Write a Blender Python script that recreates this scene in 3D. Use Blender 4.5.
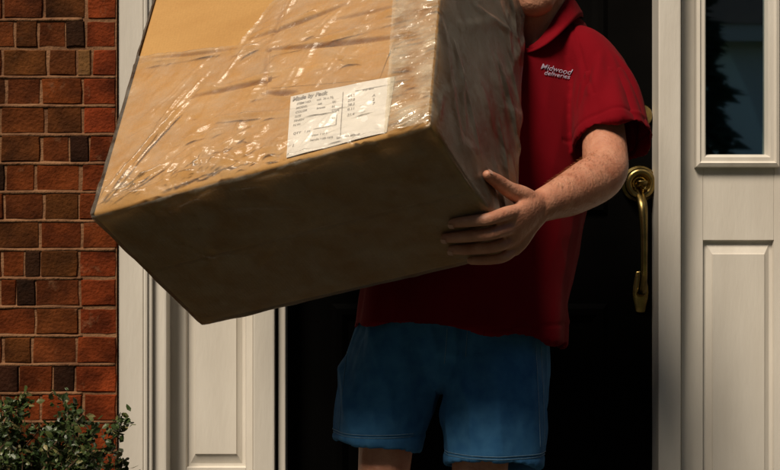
import bpy, bmesh, math, random
import numpy as np
from mathutils import Vector, Matrix, noise

for o in list(bpy.data.objects):
    bpy.data.objects.remove(o)
scn = bpy.context.scene
COL = scn.collection
rad = math.radians

# ------------------------------------------------------------------ camera, sky, sun, exposure
cam = bpy.data.cameras.new('camera')
cam.sensor_width = 36.0
cam.lens = 36.0 * 3.6 / (780 * 0.00242)
cam.clip_end = 500
cam.clip_start = 0.05
camo = bpy.data.objects.new('camera', cam)
COL.objects.link(camo)
camo.location = (0, -3.6, 0.85)
camo.rotation_euler = (rad(90), 0, 0)
scn.camera = camo

SUN_EL, SUN_AZ = 52.0, 32.0          # height, and degrees to the left of the camera axis
sdir = Vector((-math.sin(rad(SUN_AZ)) * math.cos(rad(SUN_EL)),
               -math.cos(rad(SUN_AZ)) * math.cos(rad(SUN_EL)), math.sin(rad(SUN_EL))))
world = bpy.data.worlds.new('World')
scn.world = world
world.use_nodes = True
wn = world.node_tree.nodes
sky = wn.new('ShaderNodeTexSky')
sky.sky_type = 'NISHITA'
sky.sun_disc = False
sky.sun_elevation = rad(SUN_EL)
sky.sun_rotation = math.atan2(sdir.x, sdir.y)
wn['Background'].inputs[1].default_value = 0.05
world.node_tree.links.new(sky.outputs[0], wn['Background'].inputs[0])
sun = bpy.data.lights.new('sun', 'SUN')
sun.energy = 5.0
sun.angle = rad(20.0)
sun.color = (1.0, 0.85, 0.66)
suno = bpy.data.objects.new('sun', sun)
COL.objects.link(suno)
suno.rotation_euler = sdir.to_track_quat('Z', 'Y').to_euler()
scn.view_settings.view_transform = 'Standard'
scn.view_settings.look = 'None'
scn.view_settings.gamma = 1.0
scn.view_settings.exposure = -0.2
scn.render.engine = 'CYCLES'
scn.cycles.max_bounces = 8
scn.cycles.transparent_max_bounces = 12

# ------------------------------------------------------------------ helpers
def W(px, py, y=0.0):
    """a point of the facade drawing (in drawing units) laid out at depth y"""
    s = 0.00242 * (3.6 + y) / 3.6
    return ((px - 390) * s, y, 0.85 + (235 - py) * s)

def link(name, me, mats=None, parent=None):
    o = bpy.data.objects.new(name, me)
    COL.objects.link(o)
    if mats is not None:
        for m in (mats if isinstance(mats, (list, tuple)) else [mats]):
            me.materials.append(m)
    if parent is not None:
        o.parent = parent
    return o

def bm_obj(name, bm, mats, parent=None, smooth=False):
    me = bpy.data.meshes.new(name)
    bmesh.ops.recalc_face_normals(bm, faces=bm.faces)
    bm.to_mesh(me)
    bm.free()
    if smooth:
        for p in me.polygons:
            p.use_smooth = True
    return link(name, me, mats, parent)

def thing(name, label, cat, loc=(0, 0, 0), group=None):
    o = bpy.data.objects.new(name, None)
    COL.objects.link(o)
    o.location = loc
    o.empty_display_size = 0.1
    o['label'] = label
    o['category'] = cat
    if group:
        o['group'] = group
    return o

def keep(o, parent):
    """parent without moving: geometry is written in world space"""
    o.parent = parent
    o.matrix_parent_inverse = Matrix.Translation(parent.location).inverted()
    return o

def box(bm, x0, x1, y0, y1, z0, z1, bevel=0.0):
    vs = [bm.verts.new((x, y, z)) for x in (x0, x1) for y in (y0, y1) for z in (z0, z1)]
    fs = []
    for idx in ((0, 1, 3, 2), (4, 6, 7, 5), (0, 4, 5, 1), (2, 3, 7, 6), (0, 2, 6, 4), (1, 5, 7, 3)):
        fs.append(bm.faces.new([vs[i] for i in idx]))
    if bevel > 0:
        es = set(e for f in fs for e in f.edges)
        bmesh.ops.bevel(bm, geom=list(es), offset=bevel, segments=2, affect='EDGES', profile=0.6)
    return vs

def box_obj(name, x0, x1, y0, y1, z0, z1, mat, parent, bevel=0.002):
    bm = bmesh.new()
    box(bm, x0, x1, y0, y1, z0, z1, bevel)
    o = bm_obj(name, bm, mat)
    if parent is not None:
        keep(o, parent)
    return o

def catmull(arr, n):
    """smooth curve through rows of arr, n samples for each span"""
    a = np.array(arr, float)
    if len(a) < 3:
        t = np.linspace(0, 1, n + 1)[:, None]
        return a[0] * (1 - t) + a[-1] * t
    p = np.vstack([2 * a[0] - a[1], a, 2 * a[-1] - a[-2]])
    out = []
    for i in range(1, len(p) - 2):
        for k in range(n):
            t = k / n
            out.append(0.5 * ((2 * p[i]) + (-p[i-1] + p[i+1]) * t + (2*p[i-1] - 5*p[i] + 4*p[i+1] - p[i+2]) * t*t
                              + (-p[i-1] + 3*p[i] - 3*p[i+1] + p[i+2]) * t**3))
    out.append(p[-2])
    return np.array(out)

def loft(bm, rows, n=4, seg=20, side=(1, 0, 0), cap=True, power=2.0):
    """rows: (x,y,z, a, b): a along 'side', b across; rounded ends"""
    c = catmull(rows, n)
    if cap:
        pts = []
        t0 = Vector(c[0][:3] - c[1][:3]).normalized()
        t1 = Vector(c[-1][:3] - c[-2][:3]).normalized()
        for t, q in ((t0, c[0]), (t1, c[-1])):
            m = min(q[3], q[4])
            caps = []
            for k in (0.5, 0.8, 0.95, 0.999):
                s = math.sqrt(max(0, 1 - k * k))
                caps.append([q[0] + t.x * m * k, q[1] + t.y * m * k, q[2] + t.z * m * k, q[3] * s, q[4] * s])
            pts.append(caps)
        c = np.vstack([np.array(pts[0][::-1]), c, np.array(pts[1])])
    rings = []
    sd = Vector(side)
    N = len(c)
    for i in range(N):
        t = Vector(c[min(i + 1, N - 1)][:3] - c[max(i - 1, 0)][:3])
        if t.length < 1e-9:
            t = Vector((0, 0, 1))
        t.normalize()
        u = (sd - t * sd.dot(t))
        if u.length < 1e-4:
            u = t.orthogonal()
        u.normalize()
        v = t.cross(u)
        sd = u
        p = Vector(c[i][:3])
        ring = []
        for k in range(seg):
            th = 2 * math.pi * k / seg
            cs, sn = math.cos(th), math.sin(th)
            if power != 2.0:
                cs = math.copysign(abs(cs) ** (2 / power), cs)
                sn = math.copysign(abs(sn) ** (2 / power), sn)
            ring.append(bm.verts.new(p + u * (c[i][3] * cs) + v * (c[i][4] * sn)))
        rings.append(ring)
    for a, b in zip(rings[:-1], rings[1:]):
        for k in range(seg):
            bm.faces.new((a[k], a[(k + 1) % seg], b[(k + 1) % seg], b[k]))
    bm.faces.new(rings[0][::-1])
    bm.faces.new(rings[-1])
    return rings

def ball(bm, c, r, seg=20):
    m = Matrix.Translation(c) @ Matrix.Diagonal((r[0], r[1], r[2], 1))
    bmesh.ops.create_uvsphere(bm, u_segments=seg, v_segments=seg // 2 + 2, radius=1, matrix=m)

def remeshed(bm, voxel, smooth=3, fac=0.5):
    bmesh.ops.recalc_face_normals(bm, faces=bm.faces)
    me = bpy.data.meshes.new('tmp')
    bm.to_mesh(me)
    bm.free()
    o = bpy.data.objects.new('tmp', me)
    COL.objects.link(o)
    r = o.modifiers.new('r', 'REMESH')
    r.mode = 'VOXEL'
    r.voxel_size = voxel
    r.use_smooth_shade = True
    if smooth:
        s = o.modifiers.new('s', 'SMOOTH')
        s.factor = fac
        s.iterations = smooth
    dg = bpy.context.evaluated_depsgraph_get()
    out = bpy.data.meshes.new_from_object(o.evaluated_get(dg))
    bpy.data.objects.remove(o)
    bpy.data.meshes.remove(me)
    for p in out.polygons:
        p.use_smooth = True
    return out

# ------------------------------------------------------------------ materials
def new_mat(name):
    m = bpy.data.materials.new(name)
    m.use_nodes = True
    return m, m.node_tree.nodes, m.node_tree.links, m.node_tree.nodes['Principled BSDF']

def surf(name, c0, c1=None, rough=0.6, scale=8.0, detail=6.0, bump=0.0, bscale=None, bdist=0.002,
         metallic=0.0, spec=0.4, stretch=(1, 1, 1), rrange=0.0, contrast=(0.3, 0.7)):
    m, N, Lk, b = new_mat(name)
    c1 = c1 or c0
    tc = N.new('ShaderNodeTexCoord')
    mp = N.new('ShaderNodeMapping')
    mp.inputs['Scale'].default_value = stretch
    Lk.new(tc.outputs['Object'], mp.inputs[0])
    n = N.new('ShaderNodeTexNoise')
    n.inputs['Scale'].default_value = scale
    n.inputs['Detail'].default_value = detail
    Lk.new(mp.outputs[0], n.inputs['Vector'])
    r = N.new('ShaderNodeValToRGB')
    r.color_ramp.elements[0].position, r.color_ramp.elements[1].position = contrast
    r.color_ramp.elements[0].color = (*c0, 1)
    r.color_ramp.elements[1].color = (*c1, 1)
    Lk.new(n.outputs['Fac'], r.inputs[0])
    Lk.new(r.outputs[0], b.inputs['Base Color'])
    b.inputs['Roughness'].default_value = rough
    b.inputs['Metallic'].default_value = metallic
    b.inputs['Specular IOR Level'].default_value = spec
    if rrange:
        mr = N.new('ShaderNodeMapRange')
        mr.inputs['To Min'].default_value = rough - rrange
        mr.inputs['To Max'].default_value = rough + rrange
        Lk.new(n.outputs['Fac'], mr.inputs[0])
        Lk.new(mr.outputs[0], b.inputs['Roughness'])
    if bump:
        n2 = N.new('ShaderNodeTexNoise')
        n2.inputs['Scale'].default_value = bscale or scale * 4
        n2.inputs['Detail'].default_value = 8
        Lk.new(mp.outputs[0], n2.inputs['Vector'])
        bp = N.new('ShaderNodeBump')
        bp.inputs['Strength'].default_value = bump
        bp.inputs['Distance'].default_value = bdist
        Lk.new(n2.outputs['Fac'], bp.inputs['Height'])
        Lk.new(bp.outputs[0], b.inputs['Normal'])
    return m

M = {}
M['trim'] = surf('cream_paint', (0.60, 0.565, 0.51), (0.73, 0.70, 0.645), rough=0.45, scale=5, bump=0.35, bscale=60,
                 stretch=(2, 2, 0.4), rrange=0.08)
M['gasket'] = surf('brown_gasket', (0.03, 0.02, 0.012), rough=0.8)
M['door'] = surf('black_door_paint', (0.0022, 0.0021, 0.002), (0.0032, 0.003, 0.0028), rough=0.6, spec=0.025, bump=0.1, bscale=40)
M['brass'] = surf('aged_brass', (0.40, 0.29, 0.10), (0.16, 0.12, 0.05), rough=0.30, scale=35, metallic=1.0, rrange=0.1,
                  bump=0.15, bscale=90)
M['mortar'] = surf('mortar', (0.27, 0.135, 0.065), (0.12, 0.050, 0.022), rough=0.95, scale=14, bump=0.9, bscale=120, bdist=0.004)
M['ground'] = surf('lawn', (0.030, 0.045, 0.012), (0.06, 0.075, 0.02), rough=0.95, scale=30, bump=0.8, bscale=200, bdist=0.02)
M['stoop'] = surf('dark_slate', (0.035, 0.034, 0.028), (0.06, 0.056, 0.045), rough=0.8, scale=5, bump=0.4, bscale=60)
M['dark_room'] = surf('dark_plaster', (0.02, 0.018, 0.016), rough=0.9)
M['skin'] = surf('tanned_skin', (0.41, 0.165, 0.098), (0.55, 0.275, 0.180), rough=0.50, scale=30, detail=9, bump=0.75, bscale=150, bdist=0.0022,
                 spec=0.45, rrange=0.06)
M['skin'].node_tree.nodes['Principled BSDF'].inputs['Subsurface Weight'].default_value = 0.12
M['skin'].node_tree.nodes['Principled BSDF'].inputs['Subsurface Radius'].default_value = (0.012, 0.004, 0.002)
M['hair'] = surf('grey_brown_hair', (0.06, 0.045, 0.035), (0.13, 0.10, 0.08), rough=0.6, scale=60, bump=0.6, bscale=160)
M['eye'] = surf('eye_white', (0.75, 0.72, 0.68), rough=0.2)
M['iris'] = surf('dark_iris', (0.03, 0.02, 0.015), rough=0.15)
M['thread'] = surf('white_thread', (0.46, 0.41, 0.52), (0.26, 0.22, 0.32), rough=0.7, scale=300)
M['button'] = surf('red_button', (0.12, 0.004, 0.008), rough=0.3)
M['shoe'] = surf('dark_shoe', (0.03, 0.03, 0.03), (0.05, 0.05, 0.05), rough=0.6)
M['sole'] = surf('white_sole', (0.5, 0.5, 0.48), rough=0.7)
M['siding'] = surf('pale_siding', (0.78, 0.84, 0.86), (0.82, 0.87, 0.88), rough=0.7)
M['shingle'] = surf('dark_shingle', (0.03, 0.035, 0.045), (0.05, 0.05, 0.055), rough=0.9, scale=6, bump=0.5)
M['whitetrim'] = surf('white_trim', (0.7, 0.7, 0.68), rough=0.5)
M['conifer'] = surf('conifer_needles', (0.008, 0.022, 0.012), (0.018, 0.04, 0.018), rough=0.9, scale=3)
M['bark'] = surf('bark', (0.10, 0.06, 0.035), (0.17, 0.10, 0.06), rough=0.9, scale=40, bump=0.5)

def cloth(name, c0, c1, weave, rough=0.85, sheen=0.25, fade=6.0):
    m = surf(name, c0, c1, rough=rough, scale=fade, spec=0.06)
    N, Lk = m.node_tree.nodes, m.node_tree.links
    b = N['Principled BSDF']
    b.inputs['Sheen Weight'].default_value = sheen * 0.08
    tc = N.new('ShaderNodeTexCoord')
    w1 = N.new('ShaderNodeTexWave'); w1.inputs['Scale'].default_value = weave; w1.bands_direction = 'Z'
    w2 = N.new('ShaderNodeTexWave'); w2.inputs['Scale'].default_value = weave; w2.bands_direction = 'DIAGONAL'
    n = N.new('ShaderNodeTexNoise'); n.inputs['Scale'].default_value = 45
    ad = N.new('ShaderNodeMath'); ad.operation = 'ADD'
    ad2 = N.new('ShaderNodeMath'); ad2.operation = 'MULTIPLY_ADD'; ad2.inputs[1].default_value = 2.0
    for q in (w1, w2, n):
        Lk.new(tc.outputs['Object'], q.inputs['Vector'])
    Lk.new(w1.outputs['Fac'], ad.inputs[0]); Lk.new(w2.outputs['Fac'], ad.inputs[1])
    Lk.new(n.outputs['Fac'], ad2.inputs[0]); Lk.new(ad.outputs[0], ad2.inputs[2])
    bp = N.new('ShaderNodeBump'); bp.inputs['Strength'].default_value = 0.35; bp.inputs['Distance'].default_value = 0.0012
    Lk.new(ad2.outputs[0], bp.inputs['Height']); Lk.new(bp.outputs[0], b.inputs['Normal'])
    return m
M['polo'] = cloth('red_pique_cotton', (0.145, 0.0016, 0.006), (0.18, 0.0026, 0.008), 260)
M['denim'] = cloth('blue_denim', (0.034, 0.135, 0.31), (0.060, 0.20, 0.40), 380, fade=40)

def brick_mat():
    m, N, Lk, b = new_mat('old_brick')
    oi = N.new('ShaderNodeObjectInfo')
    tc = N.new('ShaderNodeTexCoord')
    ad = N.new('ShaderNodeVectorMath'); ad.operation = 'ADD'
    mu = N.new('ShaderNodeVectorMath'); mu.operation = 'SCALE'; mu.inputs['Scale'].default_value = 37.0
    cx = N.new('ShaderNodeCombineXYZ')
    Lk.new(oi.outputs['Random'], cx.inputs[0]); Lk.new(oi.outputs['Random'], cx.inputs[2])
    Lk.new(cx.outputs[0], mu.inputs[0])
    Lk.new(tc.outputs['Object'], ad.inputs[0]); Lk.new(mu.outputs[0], ad.inputs[1])
    n = N.new('ShaderNodeTexNoise'); n.inputs['Scale'].default_value = 15; n.inputs['Detail'].default_value = 8
    Lk.new(ad.outputs[0], n.inputs['Vector'])
    r = N.new('ShaderNodeValToRGB')
    r.color_ramp.elements[0].position = 0.28; r.color_ramp.elements[0].color = (0.38, 0.33, 0.28, 1)
    r.color_ramp.elements[1].position = 0.72; r.color_ramp.elements[1].color = (1.35, 1.25, 1.15, 1)
    Lk.new(n.outputs['Fac'], r.inputs[0])
    mx = N.new('ShaderNodeMix'); mx.data_type = 'RGBA'; mx.blend_type = 'MULTIPLY'; mx.inputs[0].default_value = 1
    Lk.new(oi.outputs['Color'], mx.inputs[6]); Lk.new(r.outputs[0], mx.inputs[7])
    ge = N.new('ShaderNodeNewGeometry')
    nw = N.new('ShaderNodeTexNoise'); nw.inputs['Scale'].default_value = 8; nw.inputs['Detail'].default_value = 9; nw.inputs['Roughness'].default_value = 0.7
    Lk.new(ge.outputs['Position'], nw.inputs['Vector'])
    rw = N.new('ShaderNodeValToRGB')
    rw.color_ramp.elements[0].position = 0.32; rw.color_ramp.elements[0].color = (0.40, 0.42, 0.45, 1)
    rw.color_ramp.elements[1].position = 0.62; rw.color_ramp.elements[1].color = (1.15, 1.12, 1.08, 1)
    Lk.new(nw.outputs['Fac'], rw.inputs[0])
    mw = N.new('ShaderNodeMix'); mw.data_type = 'RGBA'; mw.blend_type = 'MULTIPLY'; mw.inputs[0].default_value = 1
    Lk.new(mx.outputs[2], mw.inputs[6]); Lk.new(rw.outputs[0], mw.inputs[7])
    mx = mw
    # mortar smears on the face
    n2 = N.new('ShaderNodeTexNoise'); n2.inputs['Scale'].default_value = 17; n2.inputs['Detail'].default_value = 9
    n2.inputs['Roughness'].default_value = 0.65
    Lk.new(ad.outputs[0], n2.inputs['Vector'])
    r2 = N.new('ShaderNodeValToRGB')
    r2.color_ramp.elements[0].position = 0.60; r2.color_ramp.elements[0].color = (0, 0, 0, 1)
    r2.color_ramp.elements[1].position = 0.74; r2.color_ramp.elements[1].color = (0.75, 0.75, 0.75, 1)
    Lk.new(n2.outputs['Fac'], r2.inputs[0])
    mx2 = N.new('ShaderNodeMix'); mx2.data_type = 'RGBA'
    sp = N.new('ShaderNodeSeparateColor'); Lk.new(oi.outputs['Color'], sp.inputs[0])
    k8 = N.new('ShaderNodeMath'); k8.operation = 'MULTIPLY'; k8.inputs[1].default_value = 6.0; k8.use_clamp = True
    Lk.new(sp.outputs[0], k8.inputs[0])
    km = N.new('ShaderNodeMath'); km.operation = 'MULTIPLY'
    Lk.new(r2.outputs[0], km.inputs[0]); Lk.new(k8.outputs[0], km.inputs[1])
    Lk.new(km.outputs[0], mx2.inputs[0]); Lk.new(mx.outputs[2], mx2.inputs[6])
    mx2.inputs[7].default_value = (0.22, 0.12, 0.065, 1)
    Lk.new(mx2.outputs[2], b.inputs['Base Color'])
    b.inputs['Roughness'].default_value = 0.75
    b.inputs['Specular IOR Level'].default_value = 0.08
    n3 = N.new('ShaderNodeTexNoise'); n3.inputs['Scale'].default_value = 130; n3.inputs['Detail'].default_value = 8
    Lk.new(ad.outputs[0], n3.inputs['Vector'])
    sm = N.new('ShaderNodeMath'); sm.operation = 'ADD'
    Lk.new(n3.outputs['Fac'], sm.inputs[0]); Lk.new(n2.outputs['Fac'], sm.inputs[1])
    bp = N.new('ShaderNodeBump'); bp.inputs['Strength'].default_value = 0.8; bp.inputs['Distance'].default_value = 0.004
    Lk.new(sm.outputs[0], bp.inputs['Height']); Lk.new(bp.outputs[0], b.inputs['Normal'])
    return m
M['brick'] = brick_mat()

def glass_mat():
    m, N, Lk, b = new_mat('window_glass')
    N.remove(b)
    out = N['Material Output']
    tr = N.new('ShaderNodeBsdfTransparent'); tr.inputs[0].default_value = (0.80, 0.88, 0.86, 1)
    gl = N.new('ShaderNodeBsdfGlossy'); gl.inputs['Roughness'].default_value = 0.022
    gl.inputs['Color'].default_value = (0.75, 0.95, 1.0, 1)
    fr = N.new('ShaderNodeFresnel'); fr.inputs['IOR'].default_value = 4.0
    mx = N.new('ShaderNodeMixShader')
    Lk.new(fr.outputs[0], mx.inputs[0]); Lk.new(tr.outputs[0], mx.inputs[1]); Lk.new(gl.outputs[0], mx.inputs[2])
    Lk.new(mx.outputs[0], out.inputs[0])
    return m
M['glass'] = glass_mat()

def card_mat():
    m, N, Lk, b = new_mat('corrugated_cardboard')
    tc = N.new('ShaderNodeTexCoord')
    n = N.new('ShaderNodeTexNoise'); n.inputs['Scale'].default_value = 5; n.inputs['Detail'].default_value = 5
    mp = N.new('ShaderNodeMapping'); mp.inputs['Scale'].default_value = (0.6, 1, 2.2)
    n2 = N.new('ShaderNodeTexNoise'); n2.inputs['Scale'].default_value = 220; n2.inputs['Detail'].default_value = 4
    Lk.new(tc.outputs['Object'], mp.inputs[0]); Lk.new(mp.outputs[0], n.inputs['Vector']); Lk.new(mp.outputs[0], n2.inputs['Vector'])
    r = N.new('ShaderNodeValToRGB')
    r.color_ramp.elements[0].position = 0.3; r.color_ramp.elements[0].color = (0.42, 0.230, 0.078, 1)
    r.color_ramp.elements[1].position = 0.7; r.color_ramp.elements[1].color = (0.51, 0.300, 0.110, 1)
    Lk.new(n.outputs['Fac'], r.inputs[0])
    mx = N.new('ShaderNodeMix'); mx.data_type = 'RGBA'; mx.blend_type = 'OVERLAY'; mx.inputs[0].default_value = 0.18
    Lk.new(r.outputs[0], mx.inputs[6]); Lk.new(n2.outputs['Fac'], mx.inputs[7])
    Lk.new(mx.outputs[2], b.inputs['Base Color'])
    b.inputs['Roughness'].default_value = 0.8; b.inputs['Specular IOR Level'].default_value = 0.2
    wv = N.new('ShaderNodeTexWave'); wv.bands_direction = 'X'; wv.inputs['Scale'].default_value = 45; wv.inputs['Distortion'].default_value = 0.6
    Lk.new(tc.outputs['Object'], wv.inputs['Vector'])
    bp = N.new('ShaderNodeBump'); bp.inputs['Strength'].default_value = 0.10; bp.inputs['Distance'].default_value = 0.001
    Lk.new(wv.outputs['Fac'], bp.inputs['Height']); Lk.new(bp.outputs[0], b.inputs['Normal'])
    return m
M['card'] = card_mat()

def film_mat(name, milk0, milk1, tint, rough, ior=1.5, white=(0.66, 0.63, 0.54)):
    m, N, Lk, b = new_mat(name)
    N.remove(b)
    out = N['Material Output']
    tr = N.new('ShaderNodeBsdfTransparent'); tr.inputs[0].default_value = (*tint, 1)
    df = N.new('ShaderNodeBsdfDiffuse'); df.inputs[0].default_value = (*white, 1)
    tc = N.new('ShaderNodeTexCoord')
    mp = N.new('ShaderNodeMapping'); mp.inputs['Scale'].default_value = (1.0, 1, 1.6); mp.inputs['Rotation'].default_value = (0, 0.75, 0)
    n = N.new('ShaderNodeTexNoise'); n.inputs['Scale'].default_value = 16; n.inputs['Detail'].default_value = 8; n.inputs['Roughness'].default_value = 0.65
    Lk.new(tc.outputs['Object'], mp.inputs[0]); Lk.new(mp.outputs[0], n.inputs['Vector'])
    mr = N.new('ShaderNodeMapRange'); mr.inputs['From Min'].default_value = 0.35; mr.inputs['From Max'].default_value = 0.75
    mr.inputs['To Min'].default_value = milk0; mr.inputs['To Max'].default_value = milk1
    Lk.new(n.outputs['Fac'], mr.inputs[0])
    m1 = N.new('ShaderNodeMixShader')
    Lk.new(mr.outputs[0], m1.inputs[0]); Lk.new(tr.outputs[0], m1.inputs[1]); Lk.new(df.outputs[0], m1.inputs[2])
    gl = N.new('ShaderNodeBsdfGlossy'); gl.inputs['Roughness'].default_value = rough
    n3 = N.new('ShaderNodeTexNoise'); n3.inputs['Scale'].default_value = 55; n3.inputs['Detail'].default_value = 5
    n3.inputs['Distortion'].default_value = 1.2
    Lk.new(mp.outputs[0], n3.inputs['Vector'])
    bp = N.new('ShaderNodeBump'); bp.inputs['Strength'].default_value = 0.45; bp.inputs['Distance'].default_value = 0.003
    Lk.new(n3.outputs['Fac'], bp.inputs['Height']); Lk.new(bp.outputs[0], gl.inputs['Normal'])
    fr = N.new('ShaderNodeFresnel'); fr.inputs['IOR'].default_value = ior
    m2 = N.new('ShaderNodeMixShader')
    Lk.new(fr.outputs[0], m2.inputs[0]); Lk.new(m1.outputs[0], m2.inputs[1]); Lk.new(gl.outputs[0], m2.inputs[2])
    Lk.new(m2.outputs[0], out.inputs[0])
    return m
M['film'] = film_mat('stretch_film', 0.02, 0.24, (0.94, 0.94, 0.94), 0.26, 1.46)
M['tape'] = film_mat('clear_packing_tape', 0.04, 0.5, (0.95, 0.90, 0.80), 0.15, 1.9, (0.85, 0.79, 0.62))
M['paper'] = surf('label_paper', (0.66, 0.63, 0.58), (0.74, 0.71, 0.66), rough=0.6, scale=6)
M['ink'] = surf('black_ink', (0.18, 0.17, 0.17), (0.42, 0.40, 0.38), rough=0.7, scale=120)
M['orange_card'] = surf('bare_cardboard', (0.50, 0.27, 0.075), (0.56, 0.32, 0.10), rough=0.8, scale=9, spec=0.15)

def leaf_mat(name, c0, c1, c2):
    m, N, Lk, b = new_mat(name)
    at = N.new('ShaderNodeAttribute'); at.attribute_name = 'tone'
    r = N.new('ShaderNodeValToRGB')
    e = r.color_ramp.elements
    e[0].color = (*c0, 1); e[1].color = (*c2, 1)
    q = e.new(0.6); q.color = (*c1, 1)
    Lk.new(at.outputs['Fac'], r.inputs[0])
    Lk.new(r.outputs[0], b.inputs['Base Color'])
    b.inputs['Roughness'].default_value = 0.42
    b.inputs['Specular IOR Level'].default_value = 0.5
    return m
M['leaf'] = leaf_mat('shrub_leaves', (0.016, 0.034, 0.010), (0.050, 0.080, 0.020), (0.20, 0.17, 0.07))

# ------------------------------------------------------------------ ground, doorstep
def plane_obj(name, x0, x1, y0, y1, z, mat):
    bm = bmesh.new()
    bm.faces.new([bm.verts.new(v) for v in ((x0, y0, z), (x1, y0, z), (x1, y1, z), (x0, y1, z))])
    o = bm_obj(name, bm, mat)
    o['kind'] = 'structure'
    return o
plane_obj('ground', -150, 150, -200, 60, -0.48, M['ground'])
o = box_obj('path', -0.62, 0.95, -12, -1.75, -0.50, -0.45, M['stoop'], None, 0.01); o['kind'] = 'structure'
o = box_obj('doorstep', -0.95, 1.25, -1.75, 0.10, -0.60, -0.15, M['stoop'], None, 0.012); o['kind'] = 'structure'

# ------------------------------------------------------------------ brick wall
PITCH = 28.75 * 0.00242
rng = random.Random(7)
BRICK_MESHES = {}
def brick_mesh(w, h, var):
    key = (round(w, 3), round(h, 3), var)
    if key not in BRICK_MESHES:
        r = random.Random(hash(key) & 0xffff)
        bm = bmesh.new()
        nx = max(2, round(w / .022)); nz = 2
        out = [(-w/2 + w*i/nx, -h/2) for i in range(nx)] + [(w/2, -h/2 + h*i/nz) for i in range(nz)] + [(w/2 - w*i/nx, h/2) for i in range(nx)] + [(-w/2, h/2 - h*i/nz) for i in range(nz)]
        out = [(x + r.uniform(-.0016, .0016), z + r.uniform(-.0013, .0013)) for x, z in out]
        r0 = [bm.verts.new((x, .045, z)) for x, z in out]
        r1 = [bm.verts.new((x, -.042 + r.uniform(0, .0012), z)) for x, z in out]
        r2 = [bm.verts.new((x - math.copysign(.0028, x) if abs(x) > w*.4 else x, -.045 + r.uniform(-.0007, .0007), z - math.copysign(.0028, z) if abs(z) > h*.4 else z)) for x, z in out]
        n_ = len(out)
        for a, b_ in ((r0, r1), (r1, r2)):
            for i in range(n_):
                bm.faces.new((a[i], a[(i + 1) % n_], b_[(i + 1) % n_], b_[i]))
        bm.faces.new(r2)
        bmesh.ops.recalc_face_normals(bm, faces=bm.faces)
        me = bpy.data.meshes.new('brick')
        bm.to_mesh(me); bm.free()
        me.materials.append(M['brick'])
        BRICK_MESHES[key] = me
    return BRICK_MESHES[key]

wall = thing('brick_wall', 'old red brick wall with pale mortar left of the white door casing', 'wall', (-0.75, 0, -0.48))
YF = -0.02                        # brick faces
RED = (0.205, 0.041, 0.011); BRN = (0.118, 0.034, 0.009); DRK = (0.030, 0.012, 0.006); OLV = (0.098, 0.034, 0.009); RUS = (0.150, 0.037, 0.009)
# drawing rows: list of joints (units of the facade drawing) and colour of every brick between them
rows = {
    0: ([-38, 3, 44, 86, 117], [RUS, BRN, OLV, RED]),
    1: ([-30, 15, 38, 66, 85, 117], [BRN, OLV, BRN, DRK, RED]),
    2: ([-40, 2, 48, 77, 92, 117], [BRN, OLV, OLV, (0.17, 0.085, 0.035), RED]),
    3: ([-34, 6, 41, 83, 117], [OLV, BRN, RUS, RED]),
    4: ([-42, 0, 46, 83, 117], [BRN, BRN, OLV, RED]),
    5: ([-40, 0, 41, 70, 89, 117], [RUS, OLV, BRN, DRK, RED]),
    6: ([-36, 5, 35, 81, 117], [DRK, RUS, RUS, RED]),
    7: ([-40, 4, 44, 79, 117], [RUS, BRN, OLV, RUS]),
    8: ([-44, -4, 40, 82, 117], [BRN, OLV, RUS, RUS]),
    9: ([-40, 2, 25, 40, 79, 117], [RUS, RUS, DRK, OLV, RED]),
    10: ([-44, 0, 17, 35, 80, 117], [BRN, RUS, DRK, BRN, RED]),
    11: ([-40, -4, 36, 79, 117], [RUS, RUS, BRN, RED]),
    12: ([-38, 3, 32, 77, 117], [BRN, OLV, BRN, RED]),
    13: ([-30, 18, 53, 75, 117], [DRK, RUS, DRK, RED]),
}
bricks = []
def add_brick(x0, x1, z0, z1, colr, y):
    w, h = x1 - x0 - (0.0048 if sum(colr) > .08 else 0.001), z1 - z0 - 0.0068
    wq = round(w / 0.004) * 0.004
    o = bpy.data.objects.new('brick', brick_mesh(wq, h, rng.randrange(3)))
    COL.objects.link(o)
    o.location = ((x0 + x1) / 2 - wall.location.x, y + 0.045 + rng.uniform(-0.002, 0.002) - wall.location.y, (z0 + z1) / 2 - wall.location.z)
    o.rotation_euler = (rng.uniform(-.012, .012), rng.uniform(-.010, .010), rng.uniform(-.012, .012))
    o.parent = wall
    k = rng.uniform(0.85, 1.15)
    o.color = (min(1, colr[0] * k), min(1, colr[1] * k * rng.uniform(.92, 1.08)), min(1, colr[2] * k), 1)
    return o
def zrow(k):                       # top edge of drawing row k
    return W(0, 19.6 + 28.75 * (k - 1), YF)[2]
row_left = {}
for k in range(-3, 26):
    if k in rows:
        js, cs = rows[k]
        js = list(js); cs = list(cs)
    else:
        js = [-36 + rng.uniform(-4, 4), 4 + rng.uniform(-5, 5), 42 + rng.uniform(-5, 5), 81 + rng.uniform(-3, 3), 117]
        cs = [rng.choice((RED, BRN, RUS, OLV, RUS)) for _ in range(3)] + [RED]
    # carry the course on to the left
    while js[0] > -180:
        js.insert(0, js[0] - rng.choice((36, 40, 44, 80)))
        cs.insert(0, rng.choice((RED, BRN, RUS, OLV, BRN, DRK)))
    row_left[k] = W(js[0], 0, YF)[0]
    z1, z0 = zrow(k), zrow(k + 1)
    for a, b_, c in zip(js[:-1], js[1:], cs):
        add_brick(W(a, 0, YF)[0], W(b_, 0, YF)[0], z0, z1, c, YF)
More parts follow.
